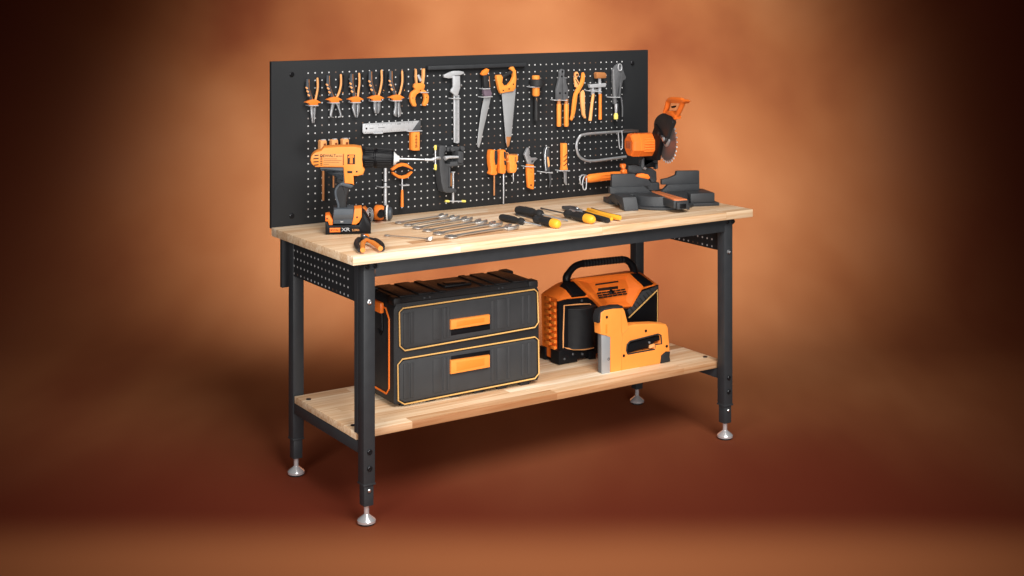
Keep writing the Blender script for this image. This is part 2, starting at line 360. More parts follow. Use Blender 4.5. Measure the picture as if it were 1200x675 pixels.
# ------------------------------------------------------------------ tools on the pegboard
K1, K2, K3, K4, K5, K6, K7 = K(350, 75, 9.64), K(425, 75, 9.64), K(515, 75, 6.43), K(420, 135, 10.39), K(505, 160, 7.93), K(565, 165, 8.436), K(645, 70, 8.44)
D1, D2, S1, S2, R1, R2, C1, C2 = K(355, 155, 7.5), K(370, 200, 6.75), K(720, 105, 7.1), K(695, 185, 8), K(625, 295, 7.5), K(625, 350, 7.06), K(435, 310, 7.5), K(540, 310, 3.97)
def base_at(x, y, off=.015): return BD.pt(x, y, off)
def hook(p, label, front=.028, r=.0019):
    (x0, y0), (x1, y1) = p
    a, c = BD.pt(x0, y0, front), BD.pt(x1, y1, front); bm = bm_()
    wy = V((0, D, 0))
    tube(bm, [V((a.x, D-.001, a.z)), V((a.x, D-front+.003, a.z)), a+V((.002, 0, 0)), c-V((.002, 0, 0)), V((c.x, D-front+.003, c.z)), V((c.x, D-.001, c.z))], r, 8)
    tag(link('peg_hook', bm, M_BRIGHT), label, 'peg hook', 'silver peg hooks on the pegboard')

def pliers(k, gx, gy, lt, rt, heads, label, hl=.02):
    c = k([(gx, gy)])[0]; t = thing('pliers', base_at(*c), label, 'pliers', 'orange handled pliers hung in a row')
    lp = [(gx+lt[0], gy+lt[1]), (gx+lt[0], gy+lt[1]*.62), (gx+lt[0]*.62, gy+lt[1]*.28), (gx-22, gy-18)]
    rp = [(gx+rt[0], gy+rt[1]), (gx+rt[0]+3, gy+rt[1]*.62), (gx+rt[0]*.72, gy+rt[1]*.3), (gx+12, gy-18)]
    h = link('handle', rod(bm_(), BD, k([(x-6, y) for x, y in lp]), .018, [.0045, .0062, .006, .004], 10, flat=1), M_DGREY, t)
    bm = bm_(); rod(bm, BD, k([(x+14, y+4) for x, y in lp]), .019, [.0014, .0016, .0016, .0016], 6)
    link('inner_strip', bm, M_BROWN, h)
    bm = bm_()
    for q in (.62, .47, .31):
        y = gy+lt[1]*q; x = gx+lt[0]*(.62+(q-.28)*1.05)-12
        a, c2 = k([(x-14, y-8), (x+8, y+12)]); tube(bm, [BD.pt(*a, .021), BD.pt(*c2, .024)], [.0024, .0036], 8)
    link('grip_rib', bm, M_PEACH, h)
    h2 = link('handle', rod(bm_(), BD, k(curve(rp, 5)), .020, [.0026]+[.0038]*14+[.0036], 10), M_PEACH, t)
    link('outer_grip', rod(bm_(), BD, k(curve([(x+18, y+12) for x, y in rp], 4)), .015, .0056, 8), M_GLOSS, h2)
    bm = bm_()
    for q in (.6, .45, .3):
        y = gy+rt[1]*q; a, c2 = k([(gx+rt[0]+22, y), (gx+rt[0]+26, y+16)]); tube(bm, [BD.pt(*a, .017), BD.pt(*c2, .017)], .0014, 6)
    link('grip_rib', bm, M_PEACH, h2)
    g = [(gx-100, gy+2), (gx-50, gy-20), (gx-22, gy-30), (gx+22, gy-30), (gx+48, gy-18), (gx+80, gy), (gx+76, gy+10), (gx+44, gy+12), (gx+46, gy+34), (gx-46, gy+36), (gx-50, gy+16)]
    link('guard', trace(bm_(), BD, k(g), .026, .014, .002), M_ORANGE, t)
    bm = bm_()
    for q_, hd in enumerate(heads): link('jaw', trace(bm_(), BD, k([(x+(-5 if q_ == 0 else 5)*(1 if y > gy+60 else .3), y) for x, y in hd]), .021, .008, .0012), M_STEEL, t)
    link('rivet', lathe(bm, BD.pt(*k([(gx, gy+52)])[0], .0205), (0, -1, 0), [(0, .0035), (.002, .003)], 12), M_CAST, t)
    (a, c2) = k([(gx-48, gy+40), (gx+52, gy+38)])
    return a, c2
rows = [
 (K1, 175, 432, (-72, -262), (37, -278), [[(138, 470), (168, 470), (166, 668), (160, 668), (146, 560)], [(170, 470), (198, 470), (188, 560), (172, 668), (167, 668)]], 'hung pliers with long straight needle jaws, first from left'),
 (K1, 415, 402, (-82, -272), (60, -288), [[(380, 440), (412, 440), (408, 480), (385, 560), (382, 594), (408, 600), (402, 608), (365, 600), (362, 570)], [(418, 440), (462, 440), (462, 500), (486, 575), (478, 602), (445, 608), (440, 600), (466, 588), (464, 560), (436, 480)]], 'hung circlip pliers with two splayed legs with hooked tips'),
 (K1, 655, 398, (-57, -288), (28, -298), [[(618, 435), (652, 435), (650, 520), (654, 606), (646, 600), (626, 540), (612, 490)], [(656, 435), (688, 435), (690, 480), (684, 540), (664, 600), (656, 606), (656, 520)]], 'hung pliers with tapered bent nose, third from left in the row'),
 (K2, 165, 383, (-77, -303), (47, -318), [[(130, 420), (165, 420), (163, 560), (150, 556), (134, 510)], [(167, 420), (202, 420), (196, 512), (178, 556), (166, 560)]], 'hung pliers with short stubby pointed jaws, fourth from left'),
 (K2, 395, 378, (-77, -302), (50, -303), [[(366, 415), (394, 415), (394, 560), (388, 598), (366, 580), (360, 540), (374, 490)], [(396, 415), (424, 415), (422, 490), (436, 540), (426, 585), (400, 602), (396, 560)]], 'hung end cutting pliers with wide notched jaw tip, fifth from left')]
for i, (k, gx, gy, lt, rt, hd, lb) in enumerate(rows):
    a, c = pliers(k, gx, gy, lt, rt, hd, lb)
    hook((a, c), 'short silver bar under the guard of the '+['needle nose', 'circlip', 'bent nose', 'stubby', 'notched end cutting'][i]+' pliers', .031)
# orange clamp pliers with open round jaws
t = thing('clamp_pliers', base_at(491, 101), 'all orange pliers with open round horseshoe jaws, sixth tool in top row', 'pliers')
bm = bm_()
trace(bm, BD, K2([(598, 52), (612, 60), (622, 215), (605, 222), (596, 150)]), .020, .008, .0012)
link('handle', bm, M_PEACH, t)
link('handle', trace(bm_(), BD, K2([(680, 55), (706, 52), (706, 130), (694, 225), (670, 222), (678, 140)]), .022, .010, .0015), M_PEACH, t)
bm = bm_()
trace(bm, BD, K2([(585, 228), (610, 218), (690, 216), (706, 240), (700, 275), (670, 300), (640, 305), (600, 290), (580, 262)]), .024, .010, .002)
link('pivot_plate', bm, M_YORANGE, t)
link('jaw', trace(bm_(), BD, K2([(600, 285), (650, 308), (648, 322), (612, 345), (594, 385), (600, 430), (612, 462), (604, 480), (574, 478), (548, 430), (538, 372), (552, 325)]), .024, .011, .002), M_YORANGE, t)
link('jaw', trace(bm_(), BD, K2([(692, 286), (732, 318), (752, 370), (744, 432), (716, 474), (688, 472), (684, 452), (698, 415), (702, 380), (690, 340), (652, 322), (650, 308)]), .024, .011, .002), M_YORANGE, t)
link('spring', trace(bm_(), BD, K2([(616, 130), (640, 118), (672, 185), (650, 200)]), .018, .005, .001), M_BRIGHT, t)
bm = bm_()
for x, y in ((655, 296), (566, 384), (722, 376)):
    p = BD.pt(*K2([(x, y)])[0], .0235); lathe(bm, p, (0, -1, 0), [(0, .0022), (.0012, .0018)], 10)
link('rivet', bm, M_DOT, t)
hook(K2([(662, 322), (750, 322)]), 'silver bar across the orange horseshoe clamp pliers', .03)
# combination square
t = thing('try_square', base_at(460, 152), 'steel try square with engraved ruler blade and upright orange stock', 'try square')
bl = link('blade', trace(bm_(), BD, K4([(55, 105), (745, 66), (655, 188), (68, 228), (52, 205)]), .018, .003, .0005), M_BRIGHT, t)
bm = bm_()
for i in range(56):
    u = i/55; x = 85+u*(660-85); yt = 105-(x-55)*39/690+4
    h = 26 if i % 5 == 0 else 12
    trace(bm, BD, K4([(x, yt), (x+2.2, yt), (x+2.2, yt+h), (x, yt+h)]), .0184, .0006)
    yb = 222-(x-68)*.066; x2 = x if x < 640 else 640
    if i % 2 == 0: trace(bm, BD, K4([(x2, yb-h*.8), (x2+2.2, yb-h*.8), (x2+2.2, yb-3), (x2, yb-3)]), .0184, .0006)
trace(bm, BD, K4([(140, 158), (185, 156), (185, 161), (140, 163)]), .0184, .0006); trace(bm, BD, K4([(240, 150), (320, 146), (320, 151), (240, 155)]), .0184, .0006); trace(bm, BD, K4([(470, 105), (520, 102), (520, 108), (470, 111)]), .0184, .0006)
link('ruler_marks', bm, M_CAST, bl)
link('hanging_hole', lathe(bm_(), BD.pt(*K4([(97, 162)])[0], .0175), (0, -1, 0), [(0, .0034), (.0012, .0034)], 16), M_DOT, bl)
link('corner_plate', trace(bm_(), BD, K4([(745, 66), (760, 68), (760, 188), (655, 190)]), .020, .008, .001), M_CAST, t)
st = link('stock', trace(bm_(), BD, K4([(645, 205), (748, 200), (748, 430), (662, 432), (645, 420)]), .024, .016, .002), M_ORANGE, t)
bm = bm_()
trace(bm, BD, K4([(668, 205), (746, 202), (746, 428), (668, 430)]), .0246, .0010, .0004)
link('stock_face', bm, M_YORANGE, st)
bm = bm_()
for i in range(9):
    y = 238+i*18; w = (10, 14, 8, 15, 12, 15, 9, 13, 16)[i]
    trace(bm, BD, K4([(706-w, y), (706+w, y-2), (706+w*.6, y+10), (706-w*.8, y+12)]), .0250, .0006)
link('worn_lettering', bm, M_BURN, st)
hook(K4([(610, 198), (780, 190)]), 'silver bar between square blade and its orange stock', .027)
hook(K4([(195, 222), (300, 219)]), 'silver bar under the square blade near its left end', .02, .0022)
# caliper
t = thing('vernier_caliper', base_at(534, 100), 'silver vernier caliper hung upright with a long graduated beam', 'caliper')
bmm = link('beam', trace(bm_(), BD, K3([(108, 235), (150, 235), (150, 592), (136, 598), (110, 590)]), .018, .004, .0006), M_BRIGHT, t)
bm = bm_(); trace(bm, BD, K3([(122, 240), (126, 240), (126, 590), (122, 590)]), .0184, .0006)
for i in range(40): y = 245+i*8.5; trace(bm, BD, K3([(128, y), (139 if i % 5 else 145, y), (139 if i % 5 else 145, y+2), (128, y+2)]), .0184, .0006)
link('graduation', bm, M_CAST, bmm)
link('fixed_jaw', trace(bm_(), BD, K3([(32, 85), (60, 70), (100, 54), (122, 52), (150, 52), (182, 58), (188, 70), (160, 84), (118, 88), (115, 105), (70, 108), (38, 102)]), .022, .008, .0015), M_BRIGHT, t)
link('slider', trace(bm_(), BD, K3([(104, 92), (156, 90), (158, 180), (150, 205), (140, 238), (122, 240), (88, 210), (90, 195), (104, 175)]), .025, .008, .002), M_BRIGHT, t)
bm = bm_(); p = BD.pt(*K3([(158, 160)])[0], .02); lathe(bm, p, (1, 0, 0), [(0, .004), (.005, .004)], 12)
link('thumb_screw', bm, M_STEEL, t)
hook(K3([(95, 260), (160, 260)]), 'silver bar across the caliper beam', .024)
# pruning style saw
t = thing('pull_saw', base_at(570, 120), 'narrow straight saw with black grip and orange tip, hung blade down', 'saw')
link('blade', trace(bm_(), BD, K3([(338, 248), (386, 252), (378, 300), (358, 380), (330, 500), (312, 590), (298, 632), (288, 622), (286, 590), (298, 480), (318, 340)]), .017, .002, .0003), M_BLADE, t)
h = link('handle', trace(bm_(), BD, K3([(332, 84), (366, 80), (372, 130), (378, 182), (340, 190), (336, 140)]), .024, .014, .004), M_RUB, t)
link('handle_tip', trace(bm_(), BD, K3([(318, 78), (330, 52), (360, 34), (378, 42), (372, 62), (360, 82), (330, 88)]), .023, .012, .003), M_ORANGE, h)
link('collar', trace(bm_(), BD, K3([(338, 186), (382, 182), (398, 222), (392, 246), (346, 250), (334, 215)]), .025, .014, .003), M_PURPLE, t)
link('highlight_strip', rod(bm_(), BD, K3([(374, 92), (380, 175)]), .019, .0012, 6), M_BROWN, h)
hook(K3([(324, 250), (402, 246)]), 'silver lower bar across the narrow saw collar', .029)
hook(K3([(330, 188), (384, 186)]), 'silver upper bar across the narrow saw grip', .028)
# hand saw
t = thing('hand_saw', base_at(595, 120), 'tapered hand saw with open orange handle and plain grey blade', 'saw')
bmm = bm_(); trace(bmm, BD, K3([(470, 215), (574, 175), (568, 262), (552, 420), (540, 548), (524, 618), (512, 625), (502, 590), (492, 470), (480, 330)]), .017, .002, .0003)
bl = link('blade', bmm, M_BLADE, t)
bm = bm_()
for i in range(60):
    u = i/60; x0 = 574-34*u-2; y0 = 185+u*360
    trace(bm, BD, K3([(x0, y0), (x0+6, y0+3), (x0, y0+6)]), .0168, .0014)
link('teeth', bm, M_BLADE, bl)
link('blade_tip', trace(bm_(), BD, K3([(504, 548), (540, 548), (526, 614), (514, 628), (506, 600)]), .0176, .003, .0003), M_BROWN, bl)
outer = [(432, 100), (436, 84), (468, 82), (480, 100), (476, 140), (490, 165), (520, 160), (545, 130), (560, 95), (556, 60), (535, 38), (540, 22), (560, 20), (578, 50), (582, 110), (576, 180), (560, 205), (510, 212), (465, 222), (450, 190)]
hd = link('handle', trace(bm_(), BD, K3(outer), .025, .014, .003), M_YORANGE, t)
link('grip_bar', trace(bm_(), BD, K3([(462, 90), (488, 82), (545, 46), (556, 58), (550, 72), (498, 104), (476, 112)]), .022, .010, .003), M_RUB, hd)
bm = bm_()
for x, y in ((480, 200), (524, 188), (556, 152)): lathe(bm, BD.pt(*K3([(x, y)])[0], .0245), (0, -1, 0), [(0, .0030), (.0012, .0030)], 12)
link('handle_rivet', bm, M_DOT, hd)
# mallet
t = thing('hammer', base_at(628, 110), 'orange hung hammer with dark cross head and dark thin shaft', 'hammer')
K9 = K(610, 50, 6.1375)
def vcyl(fr, k, xa, xb, ys, off, name, m, parent, n=20, rs=None):
    """upright round part between photo columns xa..xb and rows ys"""
    a = fr.pt(*k([(xa, ys[0])])[0], off); c = fr.pt(*k([(xb, ys[0])])[0], off); r = (c-a).length/2*.98
    mid0 = fr.pt(*k([((xa+xb)/2, ys[0])])[0], off); mid1 = fr.pt(*k([((xa+xb)/2, ys[1])])[0], off)
    Lh = (mid1-mid0).length
    prof = [(0, r*.85), (r*.15, r), (Lh-r*.15, r), (Lh, r*.85)] if rs is None else [(u*Lh, q*r) for u, q in rs]
    return link(name, lathe(bm_(), mid0, (mid1-mid0), prof, n), m, parent)
vcyl(BD, K9, 86, 134, (236, 268), .02, 'top_cap', M_YORANGE, t)
vcyl(BD, K9, 72, 164, (262, 312), .02, 'head', M_RUB, t, rs=[(0, .85), (.1, .97), (.9, 1), (1, .9)])
vcyl(BD, K9, 88, 134, (318, 384), .02, 'collar', M_YORANGE, t, rs=[(0, 1), (.85, 1), (1, .8)])
h = vcyl(BD, K9, 98, 128, (384, 560), .02, 'shaft', M_RUB, t, rs=[(0, .8), (.5, .8), (.7, 1), (1, .9)])
link('shaft_mark', rod(bm_(), BD, K9([(116, 400), (120, 470), (114, 545)]), .026, .0012, 6), M_PEACH, h)
hook(K9([(82, 320), (142, 320)]), 'silver bar below the dark hammer head', .034)
# crimping pliers
t = thing('crimping_pliers', base_at(658, 115), 'heavy grey crimping pliers with two straight orange handles', 'pliers')
trc = [[(104, 100), (120, 92), (124, 200), (122, 395), (62, 395), (60, 300), (78, 230), (92, 170), (90, 125)], [(124, 92), (142, 100), (144, 130), (138, 160), (158, 190), (160, 230), (178, 290), (176, 395), (130, 395), (126, 200)]]
for p in trc: link('jaw', trace(bm_(), BD, K7(p), .022, .010, .002), M_GREY, t)
bm = bm_()
for x, y in ((93, 330), (148, 330), (118, 118), (112, 165)): lathe(bm, BD.pt(*K7([(x, y)])[0], .0215), (0, -1, 0), [(0, .0042), (.002, .0034)], 12)
link('rivet', bm, M_BOLT, t)
link('notch', trace(bm_(), BD, K7([(140, 172), (168, 178), (168, 184), (142, 184)]), .023, .004), M_STEEL, t)
for a, c in ((64, 104), (136, 178)):
    vcyl(BD, K7, a, c, (436, 660), .016, 'handle', M_YORANGE, t, rs=[(0, .9), (.05, 1), (.5, .96), (.94, 1), (1, .8)])
    vcyl(BD, K7, a+4, c-4, (388, 440), .016, 'shank', M_BROWN, t)
hook(K7([(42, 400), (172, 402)]), 'silver bar across the grey crimping pliers', .026)
# hole punch pliers
t = thing('hole_punch_pliers', base_at(678, 112), 'orange revolving hole punch pliers with crossed arms and toothed wheel', 'pliers')
link('arm', trace(bm_(), BD, K7([(318, 130), (335, 126), (344, 150), (340, 215), (322, 260), (290, 320), (272, 345), (262, 420), (252, 500), (238, 560), (214, 606), (202, 590), (214, 540), (228, 400), (240, 340), (262, 290), (300, 230), (314, 180)]), .024, .008, .002), M_YORANGE, t)
link('arm', trace(bm_(), BD, K7([(300, 322), (330, 300), (342, 330), (344, 440), (346, 530), (356, 578), (340, 580), (320, 545), (306, 440)]), .018, .008, .002), M_PEACH, t)
cpt = BD.pt(*K7([(262, 148)])[0], .022)
bm = bm_(); N = 14; pts = []
for i in range(N*2):
    a = i*math.pi/N; r = .0112 if i % 2 else .0080
    pts.append(cpt+V((math.cos(a)*r, 0, math.sin(a)*r)))
prism(bm, pts, V((0, .008, 0)), .001); link('punch_wheel', bm, M_PEACH, t)
link('wheel_hub', lathe(bm_(), cpt+V((0, .001, 0)), (0, -1, 0), [(0, .005), (.003, .004)], 14), M_DOT, t)
link('jaw', trace(bm_(), BD, K7([(236, 176), (256, 172), (290, 235), (286, 262), (266, 280), (246, 268)]), .021, .006, .001), M_PEACH, t)
link('spring_slot', trace(bm_(), BD, K7([(246, 190), (252, 188), (282, 240), (276, 248)]), .0216, .001), M_DOT, t)
# hammer shaped end tool with two handles
t = thing('tile_nipper', base_at(700, 108), 'two legged tool with orange handles, silver cross plate and orange block head', 'hand tool')
link('block_head', trace(bm_(), BD, K7([(456, 135), (470, 124), (540, 126), (556, 140), (556, 180), (545, 184), (462, 186)]), .028, .018, .003), M_BROWN, t)
link('stem', trace(bm_(), BD, K7([(484, 184), (502, 184), (504, 340), (484, 342)]), .021, .008, .001), M_BRIGHT, t)
bm = bm_(); trace(bm, BD, K7([(386, 240), (395, 246), (545, 232), (556, 238), (545, 270), (395, 278)]), .025, .012, .001)
link('cross_plate', bm, M_BRIGHT, t)
bm = bm_(); trace(bm, BD, K7([(414, 276), (434, 276), (438, 345), (412, 345)]), .020, .008, .001); trace(bm, BD, K7([(434, 298), (486, 294), (486, 302), (434, 306)]), .018, .004); trace(bm, BD, K7([(434, 312), (486, 309), (486, 317), (434, 320)]), .018, .004)
link('leg_plate', bm, M_BRIGHT, t)
link('handle', tube(bm_(), [BD.pt(*q, .018) for q in K7([(424, 338), (410, 440), (392, 602)])], [.0058, .006, .0068], 12), M_PEACH, t)
link('handle', tube(bm_(), [BD.pt(*q, .018) for q in K7([(492, 338), (492, 450), (492, 590)])], [.0062, .0062, .0068], 12), M_ORANGE, t)
hook(K7([(384, 308), (510, 318)]), 'silver bar across the two legged orange tool', .027)
# locking pliers
t = thing('locking_pliers', base_at(725, 105), 'grey steel locking pliers with pale yellow adjusting knob, last in top row', 'pliers')
link('body', trace(bm_(), BD, K7([(622, 100), (655, 55), (690, 34), (708, 42), (716, 80), (735, 140), (752, 175), (745, 195), (722, 205), (712, 245), (700, 300), (696, 370), (684, 370), (690, 280), (688, 240), (674, 300), (660, 400), (660, 440), (634, 440), (628, 300), (620, 200)]), .024, .012, .003), M_GREY, t)
link('edge', trace(bm_(), BD, K7([(620, 104), (632, 96), (646, 300), (652, 432), (636, 436), (626, 300)]), .0255, .006, .001), M_STEEL, t)
link('jaw_ring', tube(bm_(), [BD.pt(*q, .026) for q in K7([(688+18*math.cos(i*math.pi/8), 76+34*math.sin(i*math.pi/8)) for i in range(16)])], .0018, 8, closed=True), M_BRIGHT, t)
vcyl(BD, K7, 634, 664, (436, 532), .018, 'tube', M_STEEL, t, rs=[(0, 1.1), (.4, .95), (1, .7)])
vcyl(BD, K7, 630, 666, (528, 590), .018, 'knob', M_YEL, t, rs=[(0, .7), (.2, .8), (.35, 1), (.9, 1), (1, .8)])
link('release_lever', rod(bm_(), BD, K7([(700, 370), (712, 470), (712, 565)]), .016, .0030, 8), M_GREY, t)
hook(K7([(600, 372), (694, 372)]), 'silver bar across the grey locking pliers', .028)
# bench vice
t = thing('vice', base_at(525, 200, .03), 'small grey cast iron clamp vice with yellow tipped bars, hung on the pegboard', 'vice')
link('frame', trace(bm_(), BD, K5([(78, 100), (95, 82), (135, 86), (150, 120), (130, 150), (132, 250), (180, 256), (180, 232), (250, 230), (306, 246), (306, 264), (250, 276), (168, 285), (166, 470), (200, 480), (230, 485), (242, 500), (238, 522), (200, 525), (145, 526), (118, 512), (100, 440), (84, 320), (76, 200)]), .045, .038, .004), M_CAST, t)
link('inner_rib', trace(bm_(), BD, K5([(168, 285), (182, 285), (182, 470), (168, 470)]), .050, .012, .001), M_CAST, t)
link('jaw_block', trace(bm_(), BD, K5([(255, 148), (262, 136), (300, 142), (306, 160), (304, 235), (292, 248), (258, 244)]), .055, .045, .003), M_CAST, t)
bm = bm_()
for x, y in ((178, 115), (272, 108)): lathe(bm, BD.pt(*K5([(x, y)])[0], .028), (0, -1, 0), [(0, .0085), (.018, .0085), (.020, .007)], 18)
trace(bm, BD, K5([(150, 100), (200, 96), (262, 96), (272, 120), (255, 134), (150, 140)]), .033, .02, .002)
link('rear_jaw', bm, M_CAST, t)
link('screw', tube(bm_(), [BD.pt(*q, .055) for q in K5([(128, 202), (165, 192), (252, 190)])], [.008, .0052, .0042], 12), M_BRIGHT, t)
h = link('handle_boss', tube(bm_(), [BD.pt(*q, .055) for q in K5([(-8, 214), (20, 206), (40, 200), (84, 200)])], [.003, .004, .0065, .0055], 12), M_STEEL, t)
h = link('handle_bar', rod(bm_(), BD, K5([(41, 90), (41, 300)]), .062, .0024, 8), M_BRIGHT, t)
for a in ((80, 125), (258, 310)): vcyl(BD, K5, 30, 53, a, .062, 'handle_tip', M_YEL, h, rs=[(0, .85), (.15, 1), (.85, 1), (1, .85)])
s = link('clamp_screw', rod(bm_(), BD, K5([(206, 335), (206, 480), (206, 615)]), .030, [.0040, .0040, .0048], 12), M_STEEL, t)
link('pressure_pad', rod(bm_(), BD, K5([(206, 326), (206, 338)]), .030, [.0085, .007], 14), M_BRIGHT, s)
link('pad_plate', trace(bm_(), BD, K5([(186, 340), (200, 335), (200, 470), (184, 460)]), .026, .006, .001), M_BROWN, s)
h = link('clamp_bar', rod(bm_(), BD, K5([(140, 600), (312, 604)]), .036, .0022, 8), M_BRIGHT, s)
for a, c in ((134, 168), (286, 320)): link('bar_tip', rod(bm_(), BD, K5([(a, 600), (c, 602)]), .036, .0042, 10), M_YEL, h)
# screwdrivers hung in the middle
def hung_driver(body, slot, shaft, label, r0, hn=None):
    c = K6([body])[0] if False else None
t = thing('screwdriver', base_at(579, 200), 'orange hung screwdriver with black slot in its handle, left of three', 'screwdriver', 'orange screwdrivers hung mid board')
h = link('handle', trace(bm_(), BD, K6([(84, 98), (100, 90), (130, 90), (152, 98), (158, 160), (154, 240), (146, 290), (156, 328), (140, 340), (96, 340), (80, 326), (92, 290), (80, 220), (78, 150)]), .030, .022, .005), M_ORANGE, t)
link('grip_inlay', trace(bm_(), BD, K6([(124, 96), (150, 100), (155, 160), (148, 236), (130, 240), (122, 180)]), .0308, .003, .001), M_RUB, h)
link('shaft', rod(bm_(), BD, K6([(119, 336), (119, 540)]), .020, .0030, 8), M_BROWN, t)
t = thing('screwdriver', base_at(590, 200), 'orange hung screwdriver with two black ovals and the longest steel shaft', 'screwdriver', 'orange screwdrivers hung mid board')
h = link('handle', trace(bm_(), BD, K6([(178, 100), (195, 90), (228, 90), (240, 105), (244, 180), (240, 250), (236, 322), (210, 330), (178, 322), (174, 220)]), .030, .022, .005), M_ORANGE, t)
bm = bm_(); trace(bm, BD, K6([(214, 110), (226, 104), (236, 120), (236, 180), (226, 184), (216, 160)]), .0308, .003, .0008); trace(bm, BD, K6([(216, 196), (230, 192), (238, 205), (236, 240), (222, 240)]), .0308, .003, .0008)
link('grip_inlay', bm, M_RUB, h)
link('clip_loops', tube(bm_(), [BD.pt(*q, .026) for q in K6([(238, 120), (254, 116), (262, 135), (250, 160), (262, 185), (256, 210), (240, 206)])], .0013, 6), M_PEACH, h)
link('shaft', rod(bm_(), BD, K6([(211, 328), (211, 628)]), .020, .0026, 8), M_STEEL, t)
t = thing('screwdriver', base_at(602, 195), 'short wide orange hung screwdriver with a tiny thin tip, right of three', 'screwdriver', 'orange screwdrivers hung mid board')
h = link('handle', trace(bm_(), BD, K6([(262, 140), (355, 140), (360, 160), (356, 200), (340, 222), (350, 240), (346, 290), (330, 318), (284, 320), (272, 290), (276, 250), (268, 200)]), .032, .024, .005), M_YORANGE, t)
bm = bm_(); trace(bm, BD, K6([(322, 160), (336, 160), (338, 205), (324, 208)]), .0328, .003, .0006); trace(bm, BD, K6([(266, 134), (352, 132), (354, 140), (264, 142)]), .030, .02, .001)
link('grip_inlay', bm, M_BROWN, h)
link('shaft', rod(bm_(), BD, K6([(308, 318), (309, 405)]), .020, [.0022, .0012], 8), M_STEEL, t)
# driver rack wires (black) below them
bm = bm_()
for pts in ([(30, 360), (100, 364)], [(170, 440), (250, 440)], [(240, 365), (300, 362)]): rod(bm, BD, K6(pts), .020, .0016, 6)
for x, y in ((30, 360), (100, 364), (170, 440), (250, 440)): q = BD.pt(*K6([(x, y)])[0], .02); tube(bm, [q, V((q.x, D, q.z))], .0016, 6)
tag(link('tool_rack', bm, M_BOLT), 'thin black wire rack behind the three orange screwdrivers', 'rack')
# adjustable wrench
t = thing('adjustable_wrench', base_at(621, 200), 'adjustable wrench with steel jaws and orange handle, hung', 'wrench')
link('jaw', trace(bm_(), BD, K6([(452, 68), (466, 72), (474, 110), (466, 140), (490, 168), (535, 165), (550, 178), (520, 205), (506, 230), (452, 232), (440, 190), (418, 135), (430, 110)]), .022, .009, .002), M_STEEL, t)
h = link('handle', trace(bm_(), BD, K6([(448, 232), (514, 238), (518, 330), (516, 420), (512, 480), (490, 480), (458, 462), (452, 400), (446, 300)]), .023, .011, .003), M_ORANGE, t)
bm = bm_()
for x, y, r in ((482, 272, .0016), (482, 308, .0016), (482, 438, .0036)): lathe(bm, BD.pt(*K6([(x, y)])[0], .0226), (0, -1, 0), [(0, r), (.0010, r)], 12)
link('handle_hole', bm, M_DOT, h)
link('worm_screw', trace(bm_(), BD, K6([(488, 196), (512, 190), (504, 214), (486, 216)]), .0235, .003, .0005), M_CAST, t)
hook(K6([(430, 254), (522, 258)]), 'silver bar across the adjustable wrench neck', .028)
# black knife
t = thing('utility_knife', base_at(643, 195), 'dark folding knife with slim orange inlay, hung blade down', 'knife')
h = link('handle', trace(bm_(), BD, K6([(618, 120), (630, 80), (648, 58), (664, 64), (672, 110), (674, 200), (672, 300), (634, 302), (624, 220)]), .026, .014, .004), M_CAST, t)
link('spine', rod(bm_(), BD, K6([(664, 66), (640, 66), (624, 110), (622, 200), (632, 298)]), .026, .0016, 6, 3), M_STEEL, h)
link('inlay', trace(bm_(), BD, K6([(644, 160), (656, 158), (666, 200), (668, 250), (656, 262), (648, 220)]), .0268, .003, .0006), M_PEACH, h)
link('blade', trace(bm_(), BD, K6([(658, 318), (686, 318), (686, 420), (664, 470), (662, 462), (670, 400)]), .018, .003, .0006), M_CAST, t)
hook(K6([(588, 308), (700, 318)]), 'silver bar across the dark knife', .03)
# orange twisted chisel
t = thing('chisel', base_at(662, 190), 'orange handled hooked blade knife with spiral grooves, hung blade down', 'knife')
h = link('handle', trace(bm_(), BD, K6([(800, 26), (844, 26), (846, 120), (844, 240), (854, 290), (796, 292), (802, 240), (800, 120)]), .028, .018, .005), M_YORANGE, t)
bm = bm_()
for y in (140, 182, 224): trace(bm, BD, K6([(804, y+22), (812, y+26), (842, y), (838, y-12)]), .0286, .003, .0004)
link('spiral_groove', bm, M_BURN, h)
link('ferrule', rod(bm_(), BD, K6([(826, 2), (826, 26)]), .019, .0016, 6), M_BOLT, h)
link('blade', trace(bm_(), BD, K6([(810, 306), (838, 306), (836, 400), (840, 436), (828, 438), (812, 410)]), .018, .003, .0006), M_STEEL, t)
hook(K6([(770, 296), (870, 298)]), 'silver bar across the orange hooked knife', .031)
# hacksaw frame (long silver loop)
K8b = K(600, 140, 6.139)
t = thing('hacksaw', base_at(700, 172), 'large U shaped silver hacksaw frame hung sideways on the pegboard', 'saw')
loop = [(905, 82), (700, 92), (520, 108), (480, 135), (464, 190), (478, 255), (520, 290), (580, 298), (700, 284), (820, 268)]
link('frame', tube(bm_(), [BD.pt(*q, .022) for q in K8b(curve(loop, 6))], .0052, 10, flat=1), M_STEEL, t)
link('blade_clip', tube(bm_(), [BD.pt(*q, .034) for q in K8b([(764, 92), (768, 150), (774, 205), (784, 218), (794, 205), (794, 130), (790, 80)])], .0020, 8), M_BRIGHT, t)
link('tension_rod', rod(bm_(), BD, K8b([(800, 76), (860, 74), (910, 78)]), .03, .003, 8), M_ZINC, t)
